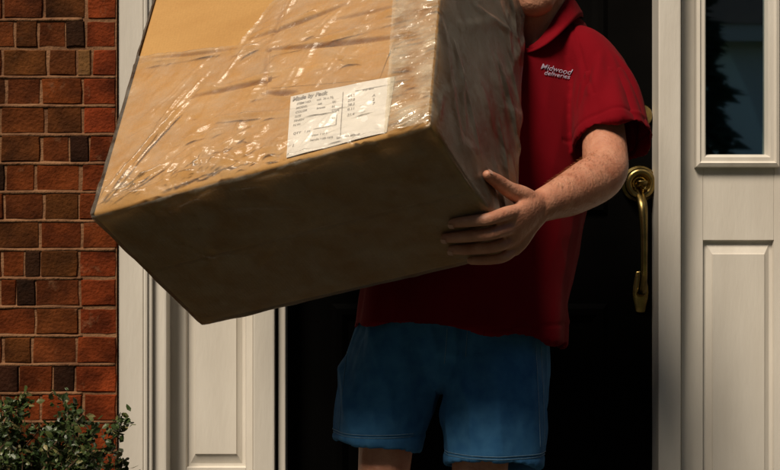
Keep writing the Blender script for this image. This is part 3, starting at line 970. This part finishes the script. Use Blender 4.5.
# left hand on the box edge
wr = (.279, -.815, .904)
mc = {'i': (.2105, -.905, .8885), 'm': (.2200, -.884, .8640), 'r': (.2250, -.863, .8430), 'p': (.2275, -.847, .8240)}
fin = {
    'i': [(.1780, -.9390, .8790), (.1450, -.9300, .8750), (.1130, -.9170, .8715)],
    'm': [(.1830, -.9220, .8530), (.1360, -.8960, .8470), (.1010, -.8825, .8445)],
    'r': [(.1900, -.8930, .8290), (.1470, -.8660, .8235), (.1140, -.8565, .8225)],
    'p': [(.2050, -.8690, .8080), (.1740, -.8430, .8030), (.1500, -.8350, .8020)],
}
rr = {k: tuple(q * 1.10 for q in v) for k, v in {'i': (.0125, .0108, .0100, .0082), 'm': (.0125, .0110, .0102, .0084), 'r': (.0120, .0104, .0096, .0080), 'p': (.0108, .0092, .0084, .0070)}.items()}
for k in 'imrp':
    pts = [mc[k]] + fin[k]
    base = tuple(mc[k][i] * .55 + wr[i] * .45 for i in range(3))
    loft(bm, [vadd(base, .0135, .0135)] + [vadd(p, q, q) for p, q in zip(pts, rr[k])], n=5, seg=14)
    ball(bm, mc[k], (.0125, .0125, .0122), 12)
loft(bm, [(.231, -.847, .823, .0125, .0125), (.243, -.842, .839, .0155, .0155), (.259, -.831, .866, .018, .018), (.276, -.817, .890, .022, .022)], n=5, seg=16)
# palm
loft(bm, [vadd(wr, .031, .021), (.262, -.838, .892, .036, .020), (.243, -.858, .876, .041, .019), (.226, -.876, .860, .042, .0145)], n=5, seg=20, side=(-.05, -.35, .55))
# thumb on the side of the box
loft(bm, [(.270, -.826, .908, .020, .022), (.243, -.853, .922, .0200, .0195), (.218, -.878, .933, .0152, .0155), (.195, -.902, .947, .0136, .0134), (.175, -.927, .958, .0108, .0096)], n=5, seg=14)
# his right arm, round the far side of the box
loft(bm, [(.31, -.35, 1.22, .055, .060), (.20, -.33, 1.245, .048, .050), (.14, -.31, 1.235, .046, .046)], seg=20, side=(0, 0, 1))
loft(bm, [(.15, -.31, 1.24, .046, .046), (.02, -.26, 1.17, .046, .046), (-.10, -.215, 1.06, .046, .046), (-.19, -.225, 1.01, .045, .045), (-.28, -.245, .975, .034, .036), (-.345, -.265, .955, .026, .031)], seg=20, side=(0, 0, 1))
hb = Vector((-.405, -.315, .938))
loft(bm, [(-.345, -.265, .955, .028, .021), (-.378, -.285, .947, .036, .018), (-.412, -.325, .938, .040, .015)], n=4, seg=18, side=(0, .1, 1))
for i, (dz, ln) in enumerate(((.030, .075), (.010, .085), (-.010, .080), (-.030, .062))):
    b0 = hb + EZ * dz
    loft(bm, [vadd(b0, .0105, .0105), vadd(b0 - EY * ln * .5 - EX * .004, .0098, .0098), vadd(b0 - EY * ln + EX * .004, .0075, .0075)], n=4, seg=12)
loft(bm, [(-.365, -.275, .965, .014, .014), (-.385, -.300, .995, .012, .012), (-.395, -.325, 1.015, .009, .009)], n=4, seg=12)
body_me = remeshed(bm, 0.0030, 5, 0.5)
body = part('body', body_me, M['skin'])
# fine hair on the forearm
hr = random.Random(2)
V, F = [], []
cand = [p for p in body_me.polygons if .30 < p.center.x < .455 and -.80 < p.center.y < -.55 and p.center.z < 1.02 and (p.normal.z > -.2 or p.normal.y < -.3)]
for i in range(900):
    p = hr.choice(cand)
    n_ = p.normal.copy(); t = Vector((-.45, -.55, -.35)) + Vector((hr.gauss(0, .25), hr.gauss(0, .25), hr.gauss(0, .3)))
    t = (t - n_ * t.dot(n_)).normalized(); sd_ = t.cross(n_) * .00022
    l = hr.uniform(.008, .018); b0 = len(V); c = p.center
    V += [c - sd_, c + sd_, c + t * l * .6 + n_ * l * .30 + sd_, c + t * l * .6 + n_ * l * .30 - sd_, c + t * l + n_ * l * .35]
    F += [(b0, b0 + 1, b0 + 2, b0 + 3), (b0 + 3, b0 + 2, b0 + 4)]
hm = bpy.data.meshes.new('arm_hair'); hm.from_pydata([tuple(v) for v in V], [], F)
M['armhair'] = surf('sandy_hair', (0.42, 0.24, 0.12), rough=0.5)
o = part('arm_hair', hm, M['armhair']); o['kind'] = 'stuff'
# nails on the visible hand
def nail(tip, back, out, w=.0062, l=.010):
    t = (Vector(tip) - Vector(back)).normalized(); n_ = Vector(out); n_ = (n_ - t * n_.dot(t)).normalized(); s = t.cross(n_)
    c = Vector(tip) + n_ * .0084 + t * .002
    bm = bmesh.new(); g = []
    for i in range(5):
        row = []
        for j in range(5):
            a, b_ = (i / 4 - .5) * 2, (j / 4 - .5) * 2
            row.append(bm.verts.new(c + s * (a * w * (1 - .12 * b_ * b_)) + t * (b_ * l / 2) + n_ * (.0014 * (1 - a * a) - .0008 * b_)))
        g.append(row)
    for i in range(4):
        for j in range(4):
            bm.faces.new((g[i][j], g[i + 1][j], g[i + 1][j + 1], g[i][j + 1]))
    o = bm_obj('fingernail', bm, M['nail'], smooth=True)
    keep(o, man)
M['nail'] = surf('fingernail', (0.52, 0.30, 0.23), rough=0.3)
for k in 'imr':
    nail(fin[k][2], fin[k][1], -EZ)
nail((.175, -.927, .958), (.195, -.902, .947), (.6, -.4, .6), .006)
# eyes and hair
for s in (-1, 1):
    bm = bmesh.new(); ball(bm, (.312 + s * .031, -.478, 1.468), (.012, .010, .009), 16)
    e = bm_obj('eye', bm, M['eye'], smooth=True); keep(e, man)
    bm = bmesh.new(); ball(bm, (.312 + s * .031, -.4865, 1.468), (.005, .003, .005), 12)
    e2 = bm_obj('iris', bm, M['iris'], smooth=True); e2.parent = e; 
bm = bmesh.new()
ball(bm, HC + Vector((0, .032, .046)), (.082, .098, .092), 26)
for v in bm.verts:
    v.co += v.normal * 0.004 * noise.noise(v.co * 60)
bmesh.ops.delete(bm, geom=[v for v in bm.verts if v.co.y < HC.y - .035 and v.co.z < HC.z + .095 or v.co.z < HC.z - .02], context='VERTS')
keep(bm_obj('hair', bm, M['hair'], smooth=True), man)

# polo shirt: trunk, two sleeves with open cuffs
def sleeve(bm, rows, depth, thick):
    """tube whose end turns in again: rows x,y,z,a,b"""
    rings = []
    c = catmull(rows, 5)
    inner = [r_ * np.array((1, 1, 1, 1, 1)) for r_ in c[::-1][:depth]]
    for r_ in inner:
        r_[3] -= thick; r_[4] -= thick
    allr = list(c) + inner
    sd = Vector((1, 0, 0)); t = None
    N = len(c)
    tang = [Vector(c[min(i + 1, N - 1)][:3] - c[max(i - 1, 0)][:3]).normalized() for i in range(N)]
    tang = tang + tang[::-1][:depth]
    for q, t in zip(allr, tang):
        u = (Vector((1, .2, 0.3)) - t * Vector((1, .2, .3)).dot(t)).normalized(); v = t.cross(u); p = Vector(q[:3])
        rings.append([bm.verts.new(p + u * q[3] * math.cos(2 * math.pi * k / 26) + v * q[4] * math.sin(2 * math.pi * k / 26)) for k in range(26)])
    for a, b_ in zip(rings[:-1], rings[1:]):
        for k in range(26):
            bm.faces.new((a[k], a[(k + 1) % 26], b_[(k + 1) % 26], b_[k]))
    bm.faces.new(rings[0][::-1]); bm.faces.new(rings[-1])
bm = bmesh.new()
# the trunk of the shirt, open at the hem
tr = [(.328, -.350, 1.330, .070, .070), (.328, -.350, 1.300, .122, .082), (.314, -.352, 1.252, .170, .108), (.290, -.355, 1.17, .185, .132), (.268, -.368, 1.06, .188, .146), (.238, -.385, .95, .192, .158),
      (.203, -.400, .84, .207, .168), (.164, -.418, .73, .226, .188), (.150, -.432, .632, .228, .198)]
sleeve_rows = tr
sleeve(bm, [np.array(r_) for r_ in tr], 12, .006)
sleeve(bm, [np.array(r_) for r_ in ((.36, -.365, 1.235, .070, .080), (.415, -.385, 1.225, .072, .080), (.444, -.420, 1.185, .070, .078), (.455, -.460, 1.120, .075, .083), (.463, -.505, 1.040, .084, .090))], 9, .005)
sleeve(bm, [np.array(r_) for r_ in ((.27, -.345, 1.25, .075, .080), (.19, -.325, 1.265, .074, .078), (.12, -.30, 1.24, .072, .074), (.03, -.265, 1.18, .076, .076))], 6, .005)
shirt_me = remeshed(bm, 0.0038, 6, 0.5)
def fold(me, amp, f1, seed, ax=(9, 9, 3)):
    nr = np.empty(len(me.vertices) * 3, np.float32); me.vertices.foreach_get('co', nr); co = nr.reshape(-1, 3).copy()
    me.vertex_normals.foreach_get('vector', nr); nr = nr.reshape(-1, 3)
    for i in range(len(co)):
        c = Vector(co[i])
        n1 = noise.noise((c.x * ax[0] + seed, c.y * ax[1], c.z * ax[2] + 2 * c.x))
        n2 = 1 - abs(noise.noise((c.x * f1 + c.z * f1 * .6, c.y * f1, c.z * f1 * .35 - c.x * f1 * .3 + seed))) * 2
        co[i] += nr[i] * (amp * n1 + amp * .55 * n2 * abs(n1 + .3))
    me.vertices.foreach_set('co', co.ravel())
    me.update()
fold(shirt_me, .0085, 13, 3.1)
# long soft folds that run down the sleeve
sn = [v.normal.copy() for v in shirt_me.vertices]
for v, vn in zip(shirt_me.vertices, sn):
    if v.co.x > .37 and 1.0 < v.co.z < 1.24:
        k = min(1, (v.co.x - .37) / .05) * min(1, (1.24 - v.co.z) / .08)
        ang = math.atan2(v.co.y + .45, v.co.x - .45)
        v.co += vn * k * (.0055 * math.sin(ang * 5 + v.co.z * 14) + .004 * math.sin(ang * 9 - v.co.z * 22 + 1) + .004 * noise.noise((ang * 2.2, v.co.z * 9, 3)))
# stitched hems of sleeve and shirt, wavy lower edge
cuff, cax = Vector((.463, -.505, 1.040)), Vector((.008, -.045, -.080)).normalized()
for v, vn in zip(shirt_me.vertices, sn):
    c = v.co
    if c.x > .36 and c.z < 1.14 and c.z > .93 and (c - cuff).length < .16:
        t = (c - cuff).dot(cax)
        v.co += vn * (-.0022 * math.exp(-((t + .024) / .004) ** 2))
    elif 1.04 < c.z and .34 < c.x < .48:
        t = c.x - .408 + (c.z - 1.2) * .18
        v.co += vn * (-.0024 * math.exp(-(t / .0035) ** 2) + .0012 * math.exp(-((t + .009) / .005) ** 2))
    elif c.z < .75:
        k = max(0, (.75 - c.z) / .12)
        v.co += vn * (-.002 * math.exp(-((c.z - .660) / .004) ** 2)) + Vector((0, 0, k * (.006 * noise.noise((c.x * 7, c.y * 7, 1)) + .03 * (c.x - .15)))) + vn * k * .007 * math.sin(c.x * 30 + c.y * 16)
# cut the neck opening, low at the throat
bm = bmesh.new(); bm.from_mesh(shirt_me)
def collar_drop(a):
    f_ = max(0, math.cos(a - rad(-114)))
    return -.105 * f_ ** 1.6 + .010 * math.cos(a)
cut = []
for v in bm.verts:
    dx_, dy_ = v.co.x - .322, v.co.y + .355
    if math.hypot(dx_, dy_) < .125 and v.co.z > 1.350 + collar_drop(math.atan2(dy_, dx_)):
        cut.append(v)
bmesh.ops.delete(bm, geom=cut, context='VERTS')
bm.to_mesh(shirt_me); bm.free()
shirt = part('polo_shirt', shirt_me, M['polo'])
# collar: two folded leaves round the neck
bm = bmesh.new()
NS = 44
prev = None
for i in range(NS + 1):
    a = rad(-114 + 8) + (2 * math.pi - rad(16)) * i / NS    # gap at the throat, turned towards the box
    ca, sa = math.cos(a), math.sin(a)
    f_ = max(0, math.cos(a - rad(-114)))                                         # 1 at the throat
    dropz = collar_drop(a)
    prof = [(.062, .062, 1.345 + dropz * .9), (.070, .069, 1.358 + dropz), (.080, .078, 1.350 + dropz), (.094 + .010 * f_, .088 + .012 * f_, 1.328 + dropz * .86), (.096 + .012 * f_, .093 + .016 * f_, 1.316 + dropz * .80),
            (.096 + .010 * f_, .088 + .012 * f_, 1.317 + dropz * .80)]
    ring = [bm.verts.new((.326 + r_[0] * ca - .012 * f_, -.352 + r_[1] * sa - .026 * f_, r_[2] + .002 * math.sin(a * 5))) for r_ in prof]
    if prev:
        for j in range(len(prof) - 1):
            bm.faces.new((prev[j], prev[j + 1], ring[j + 1], ring[j]))
    prev = ring
keep(bm_obj('collar', bm, M['polo'], smooth=True), man)

# find points on the shirt front for stitching
from mathutils.bvhtree import BVHTree
bvh = BVHTree.FromPolygons([v.co.copy() for v in shirt_me.vertices], [tuple(p.vertices) for p in shirt_me.polygons])
def on_shirt(x, z, out=.0015):
    h = bvh.ray_cast(Vector((x, -1.2, z)), Vector((0, 1, 0)))
    if h[0] is None:
        return Vector((x, -.48, z))
    return h[0] + Vector((0, -out, 0))
# placket with buttons
bm = bmesh.new(); prev = None
for i in range(14):
    z = 1.262 - .14 * i / 13; xc = .272 - (1.262 - z) * .30
    r_ = [bm.verts.new(on_shirt(xc + d, z, .003 if abs(d) < .014 else 0.0)) for d in (-.016, -.0155, 0, .0155, .016)]
    if prev:
        for j in range(4):
            bm.faces.new((prev[j], prev[j + 1], r_[j + 1], r_[j]))
    prev = r_
keep(bm_obj('placket', bm, M['polo'], smooth=True), man)
for z in (1.235, 1.185, 1.14):
    bm = bmesh.new(); c = on_shirt(.272 - (1.262 - z) * .30, z, .004)
    lathe(bm, c, [(.0055, -.001), (.0055, .001), (.0045, .0018), (.003, .0012)], 14)
    keep(bm_obj('button', bm, M['button']), man)
# embroidered name in two lines on the chest
def stitch(body, size, x, z, slope, shear):
    me = text_mesh(body, size, shear=shear, bold=.0001)
    bm = bmesh.new(); bm.from_mesh(me)
    bmesh.ops.triangulate(bm, faces=bm.faces)
    for v in bm.verts:
        px, pz = x + v.co.x, z + v.co.y - v.co.x * slope
        v.co = on_shirt(px, pz, .002)
    ex = bmesh.ops.extrude_face_region(bm, geom=list(bm.faces))
    for v in [q for q in ex['geom'] if isinstance(q, bmesh.types.BMVert)]:
        v.co.y -= .0005
    bm.to_mesh(me); bm.free()
    o = link('embroidered_name', me, M['thread']); keep(o, man)
stitch('Midwood', .0175, .3150, 1.199, .16, .45)
stitch('deliveries', .0150, .3225, 1.186, .12, .35)

# denim shorts
bm = bmesh.new()
loft(bm, [(.165, -.405, .78, .150, .120), (.150, -.41, .71, .172, .130), (.125, -.42, .655, .170, .128), (.12, -.43, .625, .12, .11)], seg=28)
sleeve(bm, [np.array(r_) for r_ in ((.062, -.405, .70, .100, .116), (.020, -.415, .60, .105, .116), (-.010, -.425, .50, .100, .108), (-.026, -.432, .403, .093, .100))], 10, .006)
sleeve(bm, [np.array(r_) for r_ in ((.215, -.42, .70, .112, .124), (.222, -.45, .60, .110, .120), (.220, -.49, .49, .104, .110), (.214, -.520, .372, .101, .104))], 10, .006)
sh_me = remeshed(bm, 0.0040, 6, 0.5)
fold(sh_me, .008, 12, 8.7, (12, 12, 3.2))
sn = [v.normal.copy() for v in sh_me.vertices]
cr = Vector((.115, -.56, .61))
for v, vn in zip(sh_me.vertices, sn):
    c = v.co
    zh = .403 if c.x < .095 else .372
    t = c.z - zh
    d = -.0022 * math.exp(-((t - .027) / .004) ** 2) + (.0012 if t < .027 else 0)
    q = Vector((c.x - cr.x, c.z - cr.z)); L_ = q.length
    if c.z < .60:
        d += .005 * math.sin(c.z * 70 + abs(c.x - .115) * 60) * math.exp(-abs(c.x - .115) / .05) * max(0, 1 - abs(c.z - .53) / .10)
    d += .009 * max(0, 1 - 3.2 * abs(noise.noise((c.x * 11 + c.z * 1.5, c.y * 11, c.z * 2.4 + 5)))) * min(1, max(.25, t / .08))
    sx = abs(c.y + (.43 if c.x < .095 else .50))                 # side seams
    if (c.x < -.06 or c.x > .28) and t > 0:
        d += .0016 * math.exp(-(sx / .004) ** 2)
    v.co = c + vn * d + Vector((0, 0, .003 * noise.noise((c.x * 9, c.y * 9, 4)) * max(0, 1 - t / .1)))
part('denim_shorts', sh_me, M['denim'])
M['stitch'] = surf('faded_stitching', (0.16, 0.30, 0.44), (0.10, 0.20, 0.32), rough=0.8, scale=200)
sbvh = BVHTree.FromPolygons([v.co.copy() for v in sh_me.vertices], [tuple(p.vertices) for p in sh_me.polygons])
def thread_line(pts, rad_=.0009):
    bm = bmesh.new()
    loft(bm, [(*p, rad_, rad_) for p in pts], n=1, seg=5, cap=False)
    keep(bm_obj('seam_stitching', bm, M['stitch'], smooth=True), man)
for cx, cy, zz in ((-.022, -.431, .431), (.215, -.516, .400)):
    for dz in (0, .006):
        pts = []
        for k in range(73):
            a = 2 * math.pi * k / 72
            dvec = Vector((math.cos(a), math.sin(a), 0))
            h = sbvh.ray_cast(Vector((cx, cy, zz + dz)) + dvec * .2, -dvec)
            if h[0] is not None and (h[0] - Vector((cx, cy, zz + dz))).length < .15:
                pts.append(h[0] + dvec * .0006)
        if len(pts) > 8:
            thread_line(pts)
for x0_, x1_, z0_, z1_ in ((.30, .305, .62, .42), (.312, .317, .62, .42), (-.092, -.108, .60, .44), (.118, .112, .66, .585), (.16, .155, .66, .60)):
    pts = []
    for k in range(24):
        x = x0_ + (x1_ - x0_) * k / 23; z = z0_ + (z1_ - z0_) * k / 23
        h = sbvh.ray_cast(Vector((x, -1.2, z)), Vector((0, 1, 0)))
        if h[0] is not None and h[0].y < -.40:
            pts.append(h[0] + Vector((0, -.0006, 0)))
    if len(pts) > 6:
        thread_line(pts)
# shoes
for ax, ay in ((-.02, -.36), (.20, -.44)):
    bm = bmesh.new()
    loft(bm, [(ax, ay + .055, -.095, .036, .045), (ax, ay - .02, -.088, .042, .050), (ax, ay - .11, -.105, .046, .036), (ax, ay - .185, -.118, .040, .022)], seg=20, side=(1, 0, 0))
    sh = bm_obj('shoe', bm, M['shoe'], smooth=True); keep(sh, man)
    bm = bmesh.new()
    loft(bm, [(ax, ay + .08, -.136, .034, .0135), (ax, ay, -.136, .043, .0135), (ax, ay - .10, -.136, .049, .0135), (ax, ay - .20, -.136, .038, .0135)], seg=20, side=(1, 0, 0), power=3)
    s2 = bm_obj('sole', bm, M['sole'], smooth=True); s2.parent = sh

# ------------------------------------------------------------------ shrub at the foot of the bricks
def shrub(name, label, base, rx, ry, top, nstem, nleaf, seed, leaf):
    r = random.Random(seed)
    t = thing(name, label, 'shrub', base)
    tips = []
    bm = bmesh.new()
    for i in range(nstem):
        a = r.uniform(0, 2 * math.pi); q = math.sqrt(r.random())
        ex_, ey_ = q * math.cos(a) * rx, q * math.sin(a) * ry
        h = (top - base[2]) * (1 - .12 * q * q) * r.uniform(.88, 1.0)
        p0 = (base[0] + ex_ * .15, base[1] + ey_ * .15, base[2])
        p1 = (base[0] + ex_ * .65 + r.uniform(-.03, .03), base[1] + ey_ * .65, base[2] + h * .55)
        p2 = (base[0] + ex_ + r.uniform(-.03, .03), base[1] + ey_ + r.uniform(-.02, .02), base[2] + h)
        rows_ = [vadd(p0, .006, .006), vadd(p1, .0035, .0035), vadd(p2, .0012, .0012)]
        loft(bm, rows_, n=5, seg=5, cap=False)
        tips.append(catmull([x[:3] for x in rows_], 8))
        for s in range(4):
            c = tips[-1][r.randrange(7, len(tips[-1]))]
            e = c + np.array((r.uniform(-.045, .045), r.uniform(-.045, .045), r.uniform(.01, .05)))
            loft(bm, [(*c, .0018, .0018), (*((c + e) / 2 + .006), .0014, .0014), (*e, .0008, .0008)], n=3, seg=4, cap=False)
            tips.append(catmull([c, (c + e) / 2 + .006, e], 6))
    keep(bm_obj('stems', bm, M['bark']), t)
    V, F, T = [], [], []
    for i in range(nleaf):
        c = tips[r.randrange(len(tips))]
        k = int(len(c) * (1 - r.random() ** 1.6 * .75)) - 1
        p = Vector(c[max(0, k)]) + Vector((r.gauss(0, .012), r.gauss(0, .012), r.gauss(0, .010)))
        d = Vector((r.gauss(0, 1), r.gauss(0, 1), r.gauss(.35, .6))).normalized()
        u = d.orthogonal().normalized(); u.rotate(Matrix.Rotation(r.uniform(0, 6.3), 3, d)); n_ = d.cross(u)
        l = leaf * r.uniform(.6, 1.25); w = l * r.uniform(.26, .36)
        b0 = len(V)
        V += [p, p + d * l * .35 + u * w - n_ * l * .05, p + d * l * .4 + n_ * l * .10 * 0, p + d * l * .35 - u * w - n_ * l * .05,
              p + d * l * .75 + u * w * .7 - n_ * l * .12, p + d * l - n_ * l * .22, p + d * l * .75 - u * w * .7 - n_ * l * .12]
        F += [(b0, b0 + 1, b0 + 2), (b0, b0 + 2, b0 + 3), (b0 + 1, b0 + 4, b0 + 5, b0 + 2), (b0 + 2, b0 + 5, b0 + 6, b0 + 3)]
        tone = min(1, max(0, r.gauss(.40, .27)))
        T += [tone] * 7
    me = bpy.data.meshes.new('foliage')
    me.from_pydata([tuple(v) for v in V], [], F)
    at = me.attributes.new('tone', 'FLOAT', 'POINT')
    at.data.foreach_set('value', T)
    o = link('foliage', me, M['leaf']); keep(o, t); o['kind'] = 'stuff'
    return t
shrub('shrub', 'small leafy green shrub at the foot of the brick wall', (-.845, -.30, -.48), .225, .16, .405, 130, 24000, 5, .019)

# ------------------------------------------------------------------ across the street, seen only in the glass, plus an added tree ring against sky light
hs = thing('neighbour_house', 'pale sided house mirrored in the dark sidelight glass', 'house', (9, -19, -.5))
def hbox(name, x0, x1, y0, y1, z0, z1, m, parent=hs):
    return box_obj(name, x0, x1, y0, y1, z0, z1, M[m], parent, 0)
hbox('wall', 4.7, 16, -26, -18.5, -.5, 3.75, 'siding')
hbox('fascia', 4.45, 16.3, -18.15, -18.05, 3.70, 3.95, 'whitetrim')
hbox('soffit', 4.45, 16.3, -18.5, -18.15, 3.78, 3.84, 'whitetrim')
bm = bmesh.new()
P = [(4.4, -18.0, 3.95), (16.4, -18.0, 3.95), (16.4, -22.2, 7.2), (4.4, -22.2, 7.2), (16.4, -26.5, 3.95), (4.4, -26.5, 3.95)]
vs = [bm.verts.new(p) for p in P]
for q in ((0, 1, 2, 3), (3, 2, 4, 5), (0, 3, 5), (1, 4, 2)):
    bm.faces.new([vs[i] for i in q])
keep(bm_obj('roof', bm, M['shingle']), hs)
for wx in (6.3, 8.9, 11.8):
    hbox('window_trim', wx - .12, wx + 1.02, -18.5, -18.44, 1.0, 3.3, 'whitetrim')
    hbox('window_pane', wx, wx + .9, -18.44, -18.42, 1.12, 3.18, 'door')
def conifer(label, base, h, rad_, seed):
    t = thing('conifer_tree', label, 'tree', base, 'conifers across the street')
    r = random.Random(seed)
    bm = bmesh.new()
    loft(bm, [vadd(base, .16, .16), (base[0], base[1], base[2] + h * .97, .02, .02)], n=4, seg=8, cap=False)
    keep(bm_obj('trunk', bm, M['bark']), t)
    V, F = [], []
    for i in range(5200):
        k = r.random() ** .75
        z = base[2] + .3 + (h - .3) * k
        rr_ = rad_ * (1 - k) * (0.55 + .45 * r.random()) * (0.86 + .14 * math.sin(k * 60))
        a = r.uniform(0, 6.283)
        p = Vector((base[0] + rr_ * math.cos(a), base[1] + rr_ * math.sin(a), z))
        d = Vector((math.cos(a), math.sin(a), -.35 + r.gauss(0, .2))).normalized(); u = d.orthogonal(); u.rotate(Matrix.Rotation(r.uniform(0, 6.3), 3, d))
        l = .20 * r.uniform(.7, 1.4)
        b0 = len(V)
        V += [tuple(p - u * .05), tuple(p + u * .05), tuple(p + d * l)]
        F.append((b0, b0 + 1, b0 + 2))
    me = bpy.data.meshes.new('crown'); me.from_pydata(V, [], F)
    keep(link('crown', me, M['conifer']), t)
conifer('dark conifer mirrored in the sidelight glass, left of the house', (3.65, -15.5, -.5), 6.9, 1.30, 1)

def added_woods():  # tall tree ring added to block low sky light and deepen the shade
    r = random.Random(9)
    V, F = [], []
    for i in range(60000):
        th = rad(r.uniform(-100, 100))
        top = 17.0 + 2.2 * math.sin(th * 17) + 1.5 * math.sin(th * 40 + 2) + r.uniform(-1.5, 1)
        q = 29 + 4 * r.random() + 1.5 * math.sin(th * 12)
        x, y = q * math.sin(th), -q * math.cos(th)
        z = -.5 + (top + 6) * r.random() ** .8
        p = Vector((x, y, z))
        d = Vector((r.gauss(0, 1), r.gauss(0, 1), r.gauss(0, 1))).normalized(); u = d.orthogonal().normalized()
        l = r.uniform(.35, .8); b0 = len(V)
        V += [tuple(p - d * l * .5), tuple(p + u * l * .4), tuple(p + d * l * .5), tuple(p - u * l * .4)]
        F.append((b0, b0 + 1, b0 + 2, b0 + 3))
    me = bpy.data.meshes.new('added_woods'); me.from_pydata(V, [], F)
    o = link('added_woods', me, M['conifer']); o['kind'] = 'stuff'
    o['label'] = 'dark ring of trees added to block low sky light'; o['category'] = 'trees'
added_woods()
